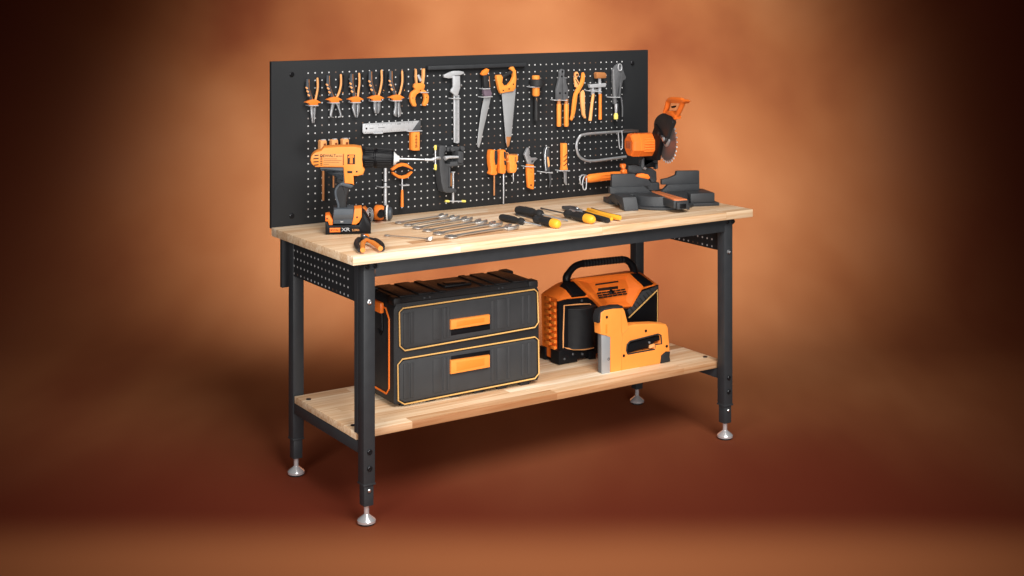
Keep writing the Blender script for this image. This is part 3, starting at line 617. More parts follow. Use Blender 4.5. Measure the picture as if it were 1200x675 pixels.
# orange long grip with wire loops
t = thing('cable_cutter', base_at(700, 210), 'orange long gripped tool with silver wire loops at its left end', 'hand tool')
h = link('grip', tube(bm_(), [BD.pt(*q, .030) for q in K8b([(535, 430), (560, 424), (660, 412), (740, 402), (800, 396)])], [.012, .0165, .0165, .015, .012], 16), M_ORANGE, t)
bm = bm_()
for y in (402, 420, 436): rod(bm, BD, K8b([(640, y+4), (742, y-8)]), .046, .0013, 6)
link('grip_ridge', bm, M_RORANGE, h)
link('wire_loop', tube(bm_(), [BD.pt(*q, .040) for q in K8b(curve([(538, 405), (505, 400), (488, 425), (492, 455), (500, 470)], 4))], .0030, 8), M_STEEL, t)
link('wire_loop', tube(bm_(), [BD.pt(*q, .044) for q in K8b(curve([(520, 410), (508, 450), (512, 495), (524, 506), (534, 490), (536, 420)], 4))], .0022, 8), M_BRIGHT, t)
# oval jaw pliers
t = thing('oval_clamp', base_at(471, 205), 'orange clamp with lens shaped open jaws above a short orange handle', 'clamp')
link('jaw', trace(bm_(), BD, D1([(780, 325), (830, 285), (875, 270), (915, 275), (968, 318), (965, 328), (920, 308), (880, 298), (840, 308), (790, 340)]), .024, .012, .002), M_ORANGE, t)
link('jaw', trace(bm_(), BD, D1([(784, 350), (800, 350), (840, 376), (880, 384), (920, 374), (960, 344), (968, 352), (925, 400), (880, 412), (840, 402), (795, 372)]), .024, .012, .002), M_ORANGE, t)
link('stem', rod(bm_(), BD, D1([(872, 408), (872, 510)]), .020, .0022, 8), M_BRIGHT, t)
link('handle', rod(bm_(), BD, D1([(872, 505), (872, 540), (872, 655)]), .020, [.0038, .0046, .0056], 10), M_ORANGE, t)
hook(D1([(876, 468), (936, 464)]), 'short silver bar beside the lens jaw clamp stem', .024, .0024)
# silver tube
t = thing('steel_bar', base_at(451, 225), 'plain silver round bar hung upright below the drill chuck', 'bar')
b = rod(bm_(), BD, D1([(724, 300), (724, 640)]), .020, .0056, 14); link('shaft', b, M_BRIGHT, t)
link('neck_ring', rod(bm_(), BD, D1([(724, 435), (724, 442)]), .020, .0062, 14), M_BOLT, t)
hook(D1([(684, 484), (758, 480)]), 'silver bar across the plain upright steel bar', .029)
# three small screwdrivers behind the drill
for i, (x, sx, y1, rr, lb) in enumerate(((185, 178, 600, .0045, 'left'), (285, 268, 485, .0030, 'middle'), (380, 372, 330, .0030, 'right'))):
    t = thing('screwdriver', base_at(*D1([(x, 110)])[0]), 'orange topped screwdriver hung behind the cordless drill, %s of three' % lb, 'screwdriver', 'screwdrivers hung behind the drill')
    yy = -6*i
    h = link('handle', trace(bm_(), BD, D1([(x-30, 80+yy), (x-18, 72+yy), (x+22, 70+yy), (x+28, 84+yy), (x+28, 160), (x+20, 230), (x-18, 230), (x-30, 160)]), .030, .020, .004), M_PEACH, t)
    link('handle_cap', trace(bm_(), BD, D1([(x-16, 72+yy), (x-14, 64+yy), (x+16, 62+yy), (x+20, 72+yy)]), .026, .012, .001), M_BRIGHT, h)
    link('handle_slot', trace(bm_(), BD, D1([(x-2, 100+yy), (x+18, 98+yy), (x+18, 132+yy), (x-2, 134+yy)]), .0308, .003, .0005), M_BURN, h)
    link('shaft', rod(bm_(), BD, D1([(sx, 230), (sx, y1)]), .018, rr, 8), M_BROWN if i < 2 else M_STEEL, t)

# ------------------------------------------------------------------ cordless drill
P0 = T(381, 274.8); P1 = T(434.7, 273.6)
du = (P1-P0).normalized(); dn = V((du.y, -du.x, 0))
if dn.dot(FW) > 0: dn = -dn
DR = Fr(P0, dn)
drill = thing('cordless_drill', P0+du*.07-dn*.04, 'orange and black cordless drill standing on its battery at the left of the bench', 'drill')
OFF = -.004
body = link('body', trace(bm_(), DR, D1([(64, 245), (70, 215), (90, 190), (120, 172), (160, 162), (182, 136), (300, 128), (450, 126), (515, 136), (524, 180), (527, 300), (545, 330), (530, 372), (480, 386), (446, 386), (450, 466), (428, 456), (365, 450), (355, 310), (110, 308), (76, 280)]), OFF, .064, .008), M_YORANGE, drill)
link('lower_housing', trace(bm_(), DR, D1([(150, 310), (356, 308), (364, 440), (345, 448), (342, 345), (170, 340), (150, 325)]), OFF-.006, .054, .005), M_DGREY, drill)
grip = link('grip', trace(bm_(), DR, D1([(300, 340), (362, 330), (366, 448), (440, 470), (412, 500), (392, 560), (384, 620), (388, 690), (304, 690), (312, 640), (286, 560), (290, 500), (322, 460), (290, 440), (290, 380)]), OFF-.010, .044, .010), M_RUB, drill)
link('grip_edge', tube(bm_(), [DR.pt(*q, OFF-.014) for q in D1(curve([(352, 330), (352, 440), (322, 462), (290, 505), (290, 560), (312, 640), (308, 690)], 5))], .0042, 8), M_DGREY, grip)
link('grip_collar', trace(bm_(), DR, D1([(330, 446), (366, 440), (440, 466), (446, 474), (420, 492), (340, 470), (318, 474)]), OFF-.004, .054, .004), M_DGREY, grip)
link('trigger', trace(bm_(), DR, D1([(446, 388), (478, 388), (472, 440), (452, 464), (446, 440)]), OFF-.020, .024, .003), M_GLOSS, drill)
bm = bm_()
for i in range(4): 
    y = 200+i*28; trace(bm, DR, D1([(88+abs(1.5-i)*8, y), (138, y-3), (138, y+6), (88+abs(1.5-i)*8, y+10)]), OFF+.0008, .003, .0005)
for i in range(7): y = 195+i*15; trace(bm, DR, D1([(152, y), (170, y-1), (170, y+6), (152, y+6)]), OFF+.0008, .003)
link('vent_slot', bm, M_DOT, body)
lab = link('label_plate', trace(bm_(), DR, D1([(176, 192), (350, 188), (350, 298), (176, 298)]), OFF+.0010, .002, .0006), M_LABEL, body)
up = V((0, 0, 1))
text('label_text', 'DEWALT', .0125, DR.pt(*D1([(220, 207)])[0], OFF+.0013), du, up, M_DOT, lab)
text('label_text', '20V MAX', .0050, DR.pt(*D1([(318, 210)])[0], OFF+.0013), du, up, M_DOT, lab)
bm = bm_()
for y, a, c in ((232, 182, 300), (246, 182, 340), (262, 182, 320), (280, 182, 230)): trace(bm, DR, D1([(a, y), (c, y), (c, y+3), (a, y+3)]), OFF+.0014, .0008)
link('label_lines', bm, M_BURN, lab)
link('seam', trace(bm_(), DR, D1([(352, 190), (360, 190), (360, 290), (352, 290)]), OFF+.0006, .002), M_BURN, body)
ic = link('mode_icon', trace(bm_(), DR, D1([(390, 196), (458, 196), (458, 282), (390, 282)]), OFF+.0008, .002, .001), M_DOT, body)
bm = bm_(); trace(bm, DR, D1([(398, 212), (412, 200), (448, 200), (450, 222), (436, 222), (438, 274), (412, 274), (414, 224), (398, 226)]), OFF+.0016, .002); link('hammer_symbol', bm, M_ORANGE, ic)
bm = bm_(); trace(bm, DR, D1([(390, 340), (434, 340), (434, 360), (390, 360)]), OFF+.0008, .003, .0005); lathe(bm, DR.pt(*D1([(473, 346)])[0], OFF), dn, [(0, .0030), (.0012, .0030)], 12)
link('direction_switch', bm, M_DOT, body)
# chuck and bit: round, along the drill's axis
ca = DR.pt(*D1([(524, 224)])[0], OFF-.032); ax = (DR.pt(*D1([(800, 232)])[0], OFF-.032)-ca); cl = ax.length; ax.normalize()
px = cl/276
ch = link('chuck', lathe(bm_(), ca-ax*.004, ax, [(0, 80*px), (10*px, 87*px), (100*px, 87*px), (106*px, 82*px), (118*px, 82*px), (122*px, 87*px), (255*px, 80*px), (276*px, 72*px)], 48), M_GLOSS, drill)
bm = bm_(); aa = ax.cross(V((0, 0, 1))).normalized(); bb = ax.cross(aa)
for i in range(24):
    a = i*math.pi/12; o = aa*math.cos(a)+bb*math.sin(a); tube(bm, [ca+o*88*px+ax*20*px, ca+o*88*px+ax*96*px], 2.6*px, 6)
for i in range(30):
    a = i*math.pi/15; o = aa*math.cos(a)+bb*math.sin(a); tube(bm, [ca+o*87*px+ax*128*px, ca+o*80.5*px+ax*250*px], 2.0*px, 6)
link('chuck_rib', bm, M_RUB, ch)
link('chuck_nose', lathe(bm_(), ca+ax*(cl-.001), ax, [(0, 60*px), (4*px, 60*px), (12*px, 52*px), (34*px, 30*px), (48*px, 26*px), (52*px, 14*px)], 28), M_WHITE, ch)
link('drill_bit', lathe(bm_(), ca+ax*(cl+40*px), ax, [(0, 11*px), (200*px, 7.5*px), (228*px, 7*px), (232*px, 12*px), (300*px, 11*px), (330*px, 2*px)], 14), M_STEEL, drill)
# battery
bat = link('battery', trace(bm_(), DR, D2([(76, 402), (76, 506), (437, 498), (438, 418), (395, 345), (368, 322), (362, 380), (340, 430), (106, 432), (96, 404)]), .012, .090, .006), M_GLOSS, drill)
link('battery_collar', trace(bm_(), DR, D2([(142, 306), (168, 302), (302, 300), (304, 350), (290, 426), (136, 424), (136, 360)]), .008, .080, .006), M_DGREY, drill)
link('collar_band', trace(bm_(), DR, D2([(140, 352), (300, 346), (292, 384), (138, 388)]), .0095, .004, .001), M_CAST, drill)
link('latch', trace(bm_(), DR, D2([(76, 356), (108, 350), (134, 388), (134, 432), (106, 432), (96, 404), (76, 402)]), .010, .06, .003), M_RORANGE, drill)
sh = link('side_panel', trace(bm_(), DR, D2([(306, 300), (365, 296), (366, 366), (344, 410), (320, 428), (284, 428), (296, 380)]), .012, .06, .004), M_ORANGE, drill)
bm = bm_(); lathe(bm, DR.pt(*D2([(327, 368)])[0], .0115), dn, [(0, .0030), (.0012, .0030)], 12); lathe(bm, DR.pt(*D2([(90, 380)])[0], .0095), dn, [(0, .0028), (.0012, .0028)], 12)
link('case_screw', bm, M_DOT, sh)
bp = link('badge', trace(bm_(), DR, D2([(110, 454), (195, 452), (195, 486), (110, 488)]), .0128, .002, .0005), M_RORANGE, bat)
text('badge_text', 'DEWALT', .0095, DR.pt(*D2([(152, 470)])[0], .0130), du, up, M_DOT, bp)
text('badge_text', 'XR', .016, DR.pt(*D2([(237, 467)])[0], .0122), du, up, M_BRIGHT, bat, sx=1.3)
text('badge_text', '5.0Ah', .0098, DR.pt(*D2([(316, 470)])[0], .0122), du, up, M_PEACH, bat)
text('badge_text', '20V', .0062, DR.pt(*D2([(207, 404)])[0], .0085), du, up, M_WHITE, bat)

# ------------------------------------------------------------------ small grinder lying behind the drill
g0 = T(455, 259); GR = Fr(g0, -FW)
t = thing('angle_grinder', g0, 'orange and black power tool lying on the bench behind the drill battery', 'grinder')
def lay(xa, xb, ymid, yr, name, m, prof=None, n=28, off=0, par=None):
    a = GR.pt(*D2([(xa, ymid)])[0], off); c = GR.pt(*D2([(xb, ymid)])[0], off); r = abs(GR.pt(*D2([(xa, ymid-yr)])[0], off).z-a.z); Lh = (c-a).length
    pr = [(0, r*.92), (Lh*.06, r), (Lh*.94, r), (Lh, r*.92)] if prof is None else [(u*Lh, q*r) for u, q in prof]
    return link(name, lathe(bm_(), a, c-a, pr, n), m, par or t)
lay(458, 545, 332, 62, 'motor_housing', M_ORANGE, [(0, .62), (.12, .9), (.3, 1), (.75, .96), (1, .75)])
lay(540, 566, 334, 50, 'neck', M_RUB)
lay(560, 572, 332, 62, 'guard_ring', M_WHITE)
lay(572, 606, 338, 52, 'disc_housing', M_DGREY, [(0, .9), (.3, 1), (.8, .9), (1, .6)])
h = link('side_knob', lathe(bm_(), GR.pt(*D2([(515, 346)])[0], .055), -FW, [(-.030, .0125), (.002, .0125), (.006, .010), (.006, .006)], 24), M_GLOSS, t)
cc = GR.pt(*D2([(430, 352)])[0], .02); cax = (-FW*.5+RT*.85).normalized()
lay(412, 460, 345, 50, 'gear_case', M_RUB)
bm = bm_(); 
for r_ in (.021, .015, .009): 
    a_ = cax.cross(V((0, 0, 1))).normalized(); b_ = cax.cross(a_); tube(bm, [GR.pt(*D2([(428, 350)])[0], .05)+RT*(.55*r_*math.cos(q*math.pi/10))+V((0, 0, 1.15*r_*math.sin(q*math.pi/10))) for q in range(20)], .0016, 6, closed=True)
link('cooling_ring', bm, M_STEEL, t)
link('rear_cover', trace(bm_(), GR, D2([(366, 292), (384, 288), (412, 318), (420, 350), (414, 372), (398, 340), (372, 322)]), .03, .03, .004), M_ORANGE, t)

# ------------------------------------------------------------------ tools lying on the bench
def TP(k, pts, z): return [T(x, y, z) for x, y in k(pts)]
def lying_pliers():
    c = T(432, 287); t = thing('pliers', c, 'small orange and black pliers lying open near the front left corner', 'pliers')
    for s, out, inn in ((0, [(392, 532), (340, 545), (322, 580), (345, 628)], [(400, 548), (372, 575), (372, 628)]), (1, [(420, 540), (470, 552), (515, 580), (532, 618)], [(412, 552), (460, 575), (512, 615)])):
        h = link('handle', tube(bm_(), TP(D2, curve(out, 4), ZT+.010), [.006]*4+[.0085]*7+[.0065]*2, 12), M_RUB, t)
        link('inner_grip', tube(bm_(), TP(D2, curve(inn, 4), ZT+.014), [.006]*3+[.0075]*6, 12), M_YORANGE, h)
    link('pivot', lathe(bm_(), T(*D2([(400, 545)])[0], ZT+.004), (0, 0, 1), [(0, .010), (.014, .010), (.017, .006)], 18), M_ORANGE, t)
    link('jaws', tube(bm_(), TP(D2, [(400, 548), (382, 522), (366, 508)], ZT+.009), [.010, .011, .005], 10), M_CAST, t)
    link('jaws_bolt', lathe(bm_(), T(*D2([(384, 516)])[0], ZT+.018), (0, 0, 1), [(0, .005), (.0025, .004)], 12), M_STEEL, t)
lying_pliers()
def spanner(pa, pb, ra, rb, shaft, label):
    """pa ring end, pb open end on the bench"""
    A, B = T(*pa, ZT+.004), T(*pb, ZT+.004); u = (B-A).normalized(); w = V((-u.y, u.x, 0)); Ln = (B-A).length
    t = thing('spanner', (A+B)/2-V((0, 0, .004)), label, 'spanner', 'chrome spanners lying side by side')
    link('shank', tube(bm_(), [A+u*ra*.8, A+u*Ln*.2+V((0, 0, .002)), B-u*Ln*.2+V((0, 0, .004)), B-u*rb*.7+V((0, 0, .004))], [shaft*1.25, shaft, shaft, shaft*1.3], 10, flat=.75, fdir=V((0, 0, 1))), M_SPAN, t)
    # ring end
    rg = [A+V((0, 0, .001))+(u*math.cos(q*math.pi/12)+w*math.sin(q*math.pi/12))*ra*.78 for q in range(24)]
    link('ring_end', tube(bm_(), rg, ra*.42, 10, flat=.55, fdir=V((0, 0, 1)), closed=True), M_SPAN, t)
    # open jaw
    J = [(-1.1, .35), (-.5, .75), (.1, 1.0), (.75, .95), (1.15, .62), (.95, .42), (.2, .45), (-.1, .3), (-.1, -.3), (.2, -.45), (.95, -.42), (1.1, -.62), (.7, -.95), (.1, -1.0), (-.5, -.75), (-1.1, -.35)]
    ca_, sa_ = math.cos(.26), math.sin(.26)
    tilt = V((0, 0, 1))*.0
    pts = [B+u*(x*ca_-y*sa_)*rb+w*(x*sa_+y*ca_)*rb+V((0, 0, .0095+.0022*x)) for x, y in J]
    link('open_end', prism(bm_(), pts, V((0, 0, -.010)), .0028), M_SPAN, t)
sp = [((138, 158), (515, 108)), ((218, 180), (612, 124)), ((298, 203), (722, 138)), ((390, 226), (845, 160)), ((485, 252), (972, 180)), ((590, 282), (1112, 206))]
names = ['smallest chrome spanner, rearmost of the six in a fan', 'second chrome spanner from the rear of the fan', 'third chrome spanner from the rear, mid fan', 'fourth chrome spanner from the rear of the fan', 'fifth chrome spanner, second nearest the front edge in the fan', 'largest chrome spanner, nearest the front edge of the fan']
K8 = K(450, 240, 7.5)
for i, (a, c) in enumerate(sp):
    a, c = K8([a, c]); spanner(a, c, .0135+.0010*i, .0165+.0016*i, .0046+.0003*i, names[i])
a, c = K8([(28, 272), (395, 312)]); spanner(a, c, .009, .0095, .0028, 'lone thin chrome spanner lying apart by the small orange pliers')
# screwdrivers on the bench
KA = K(560, 220, 6.0)
def bench_driver(tail, head, tip, r, cap, label, bands=None):
    """handle from tail to head, blade to tip; photo positions of its axis on the bench"""
    z = ZT+r
    a, c = [T(x, y, z) for x, y in KA([tail, head])]; u = (c-a).normalized(); Ln = (c-a).length
    e = T(*KA([tip])[0], ZT+.004)
    t = thing('screwdriver', (a+c)/2-V((0, 0, r)), label, 'screwdriver', 'screwdrivers lying on the bench')
    pr = [(0, .55), (.03, .8), (.10, .96), (.3, 1), (.6, .92), (.72, .68), (.76, .66), (.84, .92), (.93, .86), (1, .5)]
    k0 = .26 if cap else 0
    h = link('handle', lathe(bm_(), a, u, [(q*Ln, w*r) for q, w in pr if q >= k0 or not cap] if not cap else [(k0*Ln, .99*r)]+[(q*Ln, w*r) for q, w in pr if q > k0], 24), M_RUB, t)
    if cap: link('end_cap', lathe(bm_(), a, u, [(0, .45*r), (.02*Ln, .72*r), (.07*Ln, .93*r), (.15*Ln, 1.0*r), (.262*Ln, .985*r)], 24), M_AMBER, h)
    bm = bm_(); aa_ = u.cross(V((0, 0, 1))).normalized(); bb_ = u.cross(aa_)
    for q in range(8):
        an = q*math.pi/4; o = aa_*math.cos(an)+bb_*math.sin(an); tube(bm, [a+u*Ln*.34+o*r*.97, a+u*Ln*.62+o*r*.90], r*.10, 5)
    link('grip_flute', bm, M_CHARC, h)
    link('blade', tube(bm_(), [c-u*.004, c+(e-c)*.9, e], [.0026, .0026, .0030], 10), M_STEEL if not cap else M_CAST, t)
    return t
bench_driver((158, 206), (325, 240), (446, 268), .0125, 0, 'small black handled screwdriver lying nearest the spanners')
bench_driver((272, 155), (455, 188), (632, 232), .0165, 0, 'thick black handled screwdriver lying behind, its blade pointing right')
bench_driver((572, 258), (395, 218), (268, 186), .0155, 1, 'amber tipped black screwdriver lying crossed in front of another one')
bench_driver((815, 226), (612, 180), (444, 144), .0160, 1, 'amber tipped black screwdriver lying beside the flat pliers')
# combination pliers on bench
c = T(700, 247); t = thing('pliers', c, 'long nosed pliers with amber and black handles lying beside mitre saw', 'pliers')
link('handle', tube(bm_(), TP(KA, curve([(775, 152), (850, 180), (930, 200), (1000, 212)], 3), ZT+.012), [.006, .0075, .009, .0095, .0095, .0095, .0095, .0095, .009, .008], 12), M_AMBER, t)
link('handle', tube(bm_(), TP(KA, curve([(740, 172), (800, 198), (860, 215), (918, 230)], 3), ZT+.010), [.006, .0075, .009, .0095, .0095, .0095, .0095, .0095, .009, .008], 12), M_RUB, t)
link('inner_grip', tube(bm_(), TP(KA, curve([(760, 170), (830, 190), (900, 208), (940, 220)], 3), ZT+.012), .006, 10), M_AMBER, t)
link('outer_grip', tube(bm_(), TP(KA, curve([(800, 148), (870, 172), (940, 190), (1000, 200)], 3), ZT+.014), .0045, 10), M_RUB, t)
link('jaw', prism(bm_(), TP(KA, [(590, 128), (650, 124), (700, 132), (720, 150), (690, 156), (640, 142)], ZT+.016), V((0, 0, -.010)), .002), M_CAST, t)
link('jaw', prism(bm_(), TP(KA, [(640, 150), (690, 140), (735, 150), (740, 168), (700, 172), (660, 160)], ZT+.014), V((0, 0, -.009)), .002), M_STEEL, t)
link('pivot', lathe(bm_(), T(*KA([(700, 148)])[0], ZT+.014), (0, 0, 1), [(0, .006), (.004, .005)], 14), M_CHROME, t)

# ------------------------------------------------------------------ mitre saw
O = T(*S2([(300, 500)])[0]); a_ = -.32; u = V((math.cos(a_), math.sin(a_), 0)); w = V((-math.sin(a_), math.cos(a_), 0)); Z = V((0, 0, 1))
saw = thing('mitre_saw', O+u*.17+w*.1, 'black and orange mitre saw with raised toothed blade at the right of the bench', 'mitre saw')
def lp(a, b_, c): return O+u*a+w*b_+Z*c
bm = bm_()
# left wing with a cut-out foot
prism(bm, [lp(-.002, y, z) for y, z in ((.0, 0), (.0, .006), (.022, .045), (.135, .047), (.19, .018), (.235, .018), (.235, 0), (.165, 0), (.155, .018), (.06, .020), (.048, 0))], u*.052, .002)
obox(bm, O, u, w, .0, .09, .085, .13, .010, .0465, .002)
obox(bm, O, u, w, .265, .36, .035, .15, .012, .047, .003); obox(bm, O, u, w, .24, .375, .028, .10, 0, .012, .002)
obox(bm, O, u, w, .0, .345, .115, .150, .012, .047, .002)
base = link('base', bm, M_SAW, saw)
bm = bm_(); lathe(bm, lp(.166, .098, 0), Z, [(.001, .124), (.003, .128), (.010, .128), (.0115, .112), (.013, .109), (.040, .106), (.0455, .103)], 64); tt = link('turntable', bm, M_SAW, saw)
for i, o in enumerate((.0045,)): pass
# table arm toward the viewer along the cut
A = lp(.158, .150, .046); Bq = T(*S2([(830, 392)])[0], ZT+.047); ad = (Bq-A); ad.z = 0; al = ad.length; ad.normalize(); an = V((-ad.y, ad.x, 0))
if an.dot(RT) > 0: an = -an
bm = bm_(); Ob = V((A.x, A.y, ZT))
obox(bm, Ob, ad, an, .10, al-.002, -.030, .030, .016, .044, .003)
obox(bm, Ob, ad, an, al-.002, al+.010, -.022, .022, .014, .040, .003)
obox(bm, Ob, ad, an, al-.10, al-.01, -.038, -.028, .008, .026, .002)
link('table_arm', bm, M_SAW, saw)
bm = bm_(); obox(bm, Ob, ad, an, al+.0095, al+.0125, -.012, .012, .018, .034, .001); link('angle_lock', bm, M_GLOSS, saw)
bm = bm_(); prism(bm, [Ob+ad*a+an*b_+Z*.0475 for a, b_ in ((-.01, -.016), (-.01, .012), (al-.01, .026), (al-.002, .012), (al-.004, -.024))], V((0, 0, -.004)), .0012)
link('kerf_plate', bm, M_KERF, saw)
link('kerf_slot', prism(bm_(), [Ob+ad*a+an*b_+Z*.0481 for a, b_ in ((0, -.002), (0, .002), (al-.04, .002), (al-.04, -.002))], V((0, 0, -.002))), M_BROWN, saw)
link('fence_hole', prism(bm_(), [lp(x, y, .0478) for x, y in ((.10, .125), (.215, .125), (.195, .155), (.125, .155))], V((0, 0, -.001))), M_GLOSS, saw)
# fence
FE = Fr(lp(0, .118, 0), -w)
bm = bm_(); trace(bm, FE, S2([(178, 156), (392, 150), (404, 178), (520, 202), (545, 232), (548, 262), (176, 276)]), .0, .016, .0015)
trace(bm, FE, S2([(160, 268), (178, 276), (478, 266), (520, 300), (548, 322), (176, 340), (160, 334)]), .003, .018, .0012)
link('fence', bm, M_SAW, saw)
bm = bm_(); trace(bm, FE, S2([(645, 204), (712, 190), (778, 162), (786, 124), (996, 121), (998, 240), (712, 252), (645, 252)]), .0, .016, .0015)
trace(bm, FE, S2([(708, 252), (998, 242), (998, 310), (640, 326), (660, 300)]), .003, .018, .0012)
link('fence', bm, M_SAW, saw)
# head, traced on the plane of the blade
bd = V((-ad.x, -ad.y, 0)); bn = V((bd.y, -bd.x, 0))
if bn.dot(FW) > 0: bn = -bn
BP = Fr(A, bn)
cb = BP.pt(781.1, 164.2, 0); R = .083
bm = bm_(); pts = []; NT = 30
for i in range(NT):
    a0 = 2*math.pi*i/NT
    for da, r in ((0, R), (.05, R*.885), (.13, R*.875), (.17, R*.93)):
        pts.append(cb+bd*(r*math.cos(a0+da))+Z*(r*math.sin(a0+da)))
prism(bm, pts, -bn*.0025); bl = link('blade', bm, M_DISC, saw)
bm = bm_()
for i in range(NT):
    a0 = 2*math.pi*i/NT; q = lambda da, r: cb+bn*.0006+bd*(r*math.cos(a0+da))+Z*(r*math.sin(a0+da))
    prism(bm, [q(.008, R*1.01), q(-.035, R*.965), q(-.02, R*.90), q(.03, R*.93)], -bn*.0040)
link('carbide_tips', bm, M_BRIGHT, bl)
link('blade_washer', lathe(bm_(), cb, bn, [(-.004, .024), (.003, .024), (.005, .018), (.009, .010)], 28), M_STEEL, bl)
S1p = lambda p: S1(p)
hood = curve([(330, 340), (326, 285), (342, 238), (375, 206), (415, 194), (450, 204), (474, 238), (482, 275)], 4)+[(455, 345), (428, 430), (415, 458), (400, 440), (384, 400), (368, 340)]
link('blade_guard', trace(bm_(), BP, S1(hood), .012, .016, .003), M_RUB, saw)
link('guard_link', trace(bm_(), BP, S1([(350, 345), (374, 350), (400, 400), (430, 408), (424, 425), (396, 420), (360, 380)]), .018, .006, .001), M_CAST, saw)
link('guard_bolt', lathe(bm_(), BP.pt(*S1([(414, 412)])[0], .016), bn, [(0, .008), (.005, .008), (.007, .005)], 16), M_STEEL, saw)
link('arm', trace(bm_(), BP, S1([(338, 285), (372, 330), (392, 372), (378, 440), (362, 520), (350, 590), (246, 590), (248, 520), (286, 440), (310, 360)]), .018, .016, .004), M_GLOSS, saw)
hb = link('handle', bm_(), M_ORANGE, saw) if False else None
bm = bm_()
hp = S1(curve([(425, 190), (440, 140), (452, 96), (480, 84), (560, 90), (568, 110), (548, 160), (520, 215), (505, 232)], 4))
tube(bm, [BP.pt(*q, .004) for q in hp], [.010]*8+[.0095]*(len(hp)-8), 12)
trace(bm, BP, S1([(418, 196), (436, 176), (470, 178), (505, 222), (500, 246), (470, 222), (430, 206)]), .016, .024, .003)
trace(bm, BP, S1([(446, 84), (474, 74), (560, 84), (580, 98), (562, 116), (470, 112), (446, 106)]), .014, .026, .003)
link('handle', bm, M_MOTOR, saw)
link('handle_trigger', trace(bm_(), BP, S1([(470, 138), (494, 134), (492, 146), (474, 154)]), .006, .010, .001), M_GLOSS, saw)
# motor: along the blade axis, to its left
m0 = BP.pt(*S1([(118, 462)])[0], .105); m0 = m0
mr = .043
bm = bm_(); lathe(bm, m0, -bn, [(0, mr*.86), (.005, mr*.99), (.012, mr*1.03), (.095, mr*1.03), (.105, mr*.95)], 8, phase=math.pi/8)
mo = link('motor', bm, M_MOTOR, saw, ang=25)
bm = bm_(); lathe(bm, m0-bn*.030, -bn, [(0, mr*1.05), (.004, mr*1.05)], 8, phase=math.pi/8); link('motor_band', bm, M_RORANGE, mo, ang=25)
bm = bm_()
for q in range(5): 
    tube(bm, [m0+bn*.0012+bd*(-.018+.009*q)+Z*(-.012), m0+bn*.0012+bd*(-.018+.009*q)+Z*(.014)], .0014, 6)
link('motor_vent', bm, M_BURN, mo)
bm = bm_()
for q in range(6):
    an_ = -.5+q*.22; o_ = (bd*-math.cos(an_)+Z*math.sin(an_))*mr*1.0
    tube(bm, [m0-bn*.045+o_, m0-bn*.085+o_], .0022, 6)
link('cooling_rib', bm, M_RORANGE, mo)
bm = bm_()
trace(bm, FE, S2([(455, 20), (475, 0), (610, 0), (612, 100), (590, 110), (600, 60), (598, 6), (488, 8), (486, 70), (520, 110), (470, 118), (452, 90)]), -.045, .03, .003)
link('pivot_bracket', bm, M_CAST, saw)
bm = bm_()
trace(bm, FE, S2([(330, 70), (400, 66), (460, 86), (560, 100), (596, 130), (600, 200), (588, 258), (556, 262), (544, 220), (520, 180), (420, 150), (330, 140)]), -.05, .03, .004)
link('yoke', bm, M_SAW, saw)
link('yoke_inner', trace(bm_(), FE, S2([(478, -20), (600, -20), (600, 90), (500, 90), (482, 60)]), -.060, .02, .002), M_GLOSS, saw)
link('pivot_bolt', lathe(bm_(), FE.pt(*S2([(484, 98)])[0], -.043), -w, [(0, .006), (.004, .006), (.006, .004)], 14), M_ZINC, saw)
link('tilt_scale', trace(bm_(), FE, S2([(400, 176), (425, 152), (470, 146), (520, 158), (536, 182), (530, 200), (480, 202), (430, 196)]), -.02, .012, .003), M_RORANGE, saw)
link('lock_knob', trace(bm_(), FE, S2([(268, 62), (310, 58), (312, 80), (302, 100), (320, 112), (326, 150), (276, 152), (272, 124), (286, 108), (268, 90)]), -.05, .02, .004), M_RORANGE, saw)
link('rear_tube', tube(bm_(), [FE.pt(*q, -.09) for q in S2([(322, 96), (460, 92)])], .012, 16), M_SAW, saw)
link('rear_column', obox(bm_(), O, u, w, .10, .19, .15, .21, .0, .075, .004), M_SAW, saw)

# ------------------------------------------------------------------ tool chest on the shelf
c0 = T(461.3, 478.5, ZS); c1 = T(631.8, 449.0, ZS); cu = (c1-c0).normalized(); cw = V((-cu.y, cu.x, 0)); CL = (c1-c0).length
CF = Fr(c0, -cw); DP = .215
chest = thing('tool_chest', c0+cu*CL/2+cw*DP/2, 'black two drawer tool chest with orange pulls and pale orange outlines', 'tool chest')
def cz(x, y): return CF.pt(x, y, 0)
def cl_(p): q = p-c0; return q.dot(cu), q.z
# outline of the front, then its depth
KC = K(430, 300, 3.3727)
HT = cl_(cz(470, 352))[1]; HR = cl_(cz(628, 330))[1]; H = (HT+HR)/2
b = bm_()
ol = [(.006, .010), (.0, .02), (0, H-.030), (.010, H-.012), (CL-.010, H-.012), (CL, H-.030), (CL, .02), (CL-.006, .010)]
prism(b, [c0+cu*x+Z*z for x, z in ol], cw*DP, .004)
cbody = link('body', b, M_CHARC, chest)
for i in range(6):
    x = .03+i*(CL-.10)/5
    for y0 in (.006, DP-.03): link('foot_rib', obox(bm_(), c0, cu, cw, x, x+.035, y0, y0+.024, 0, .0102, .001), M_CHARC, chest)
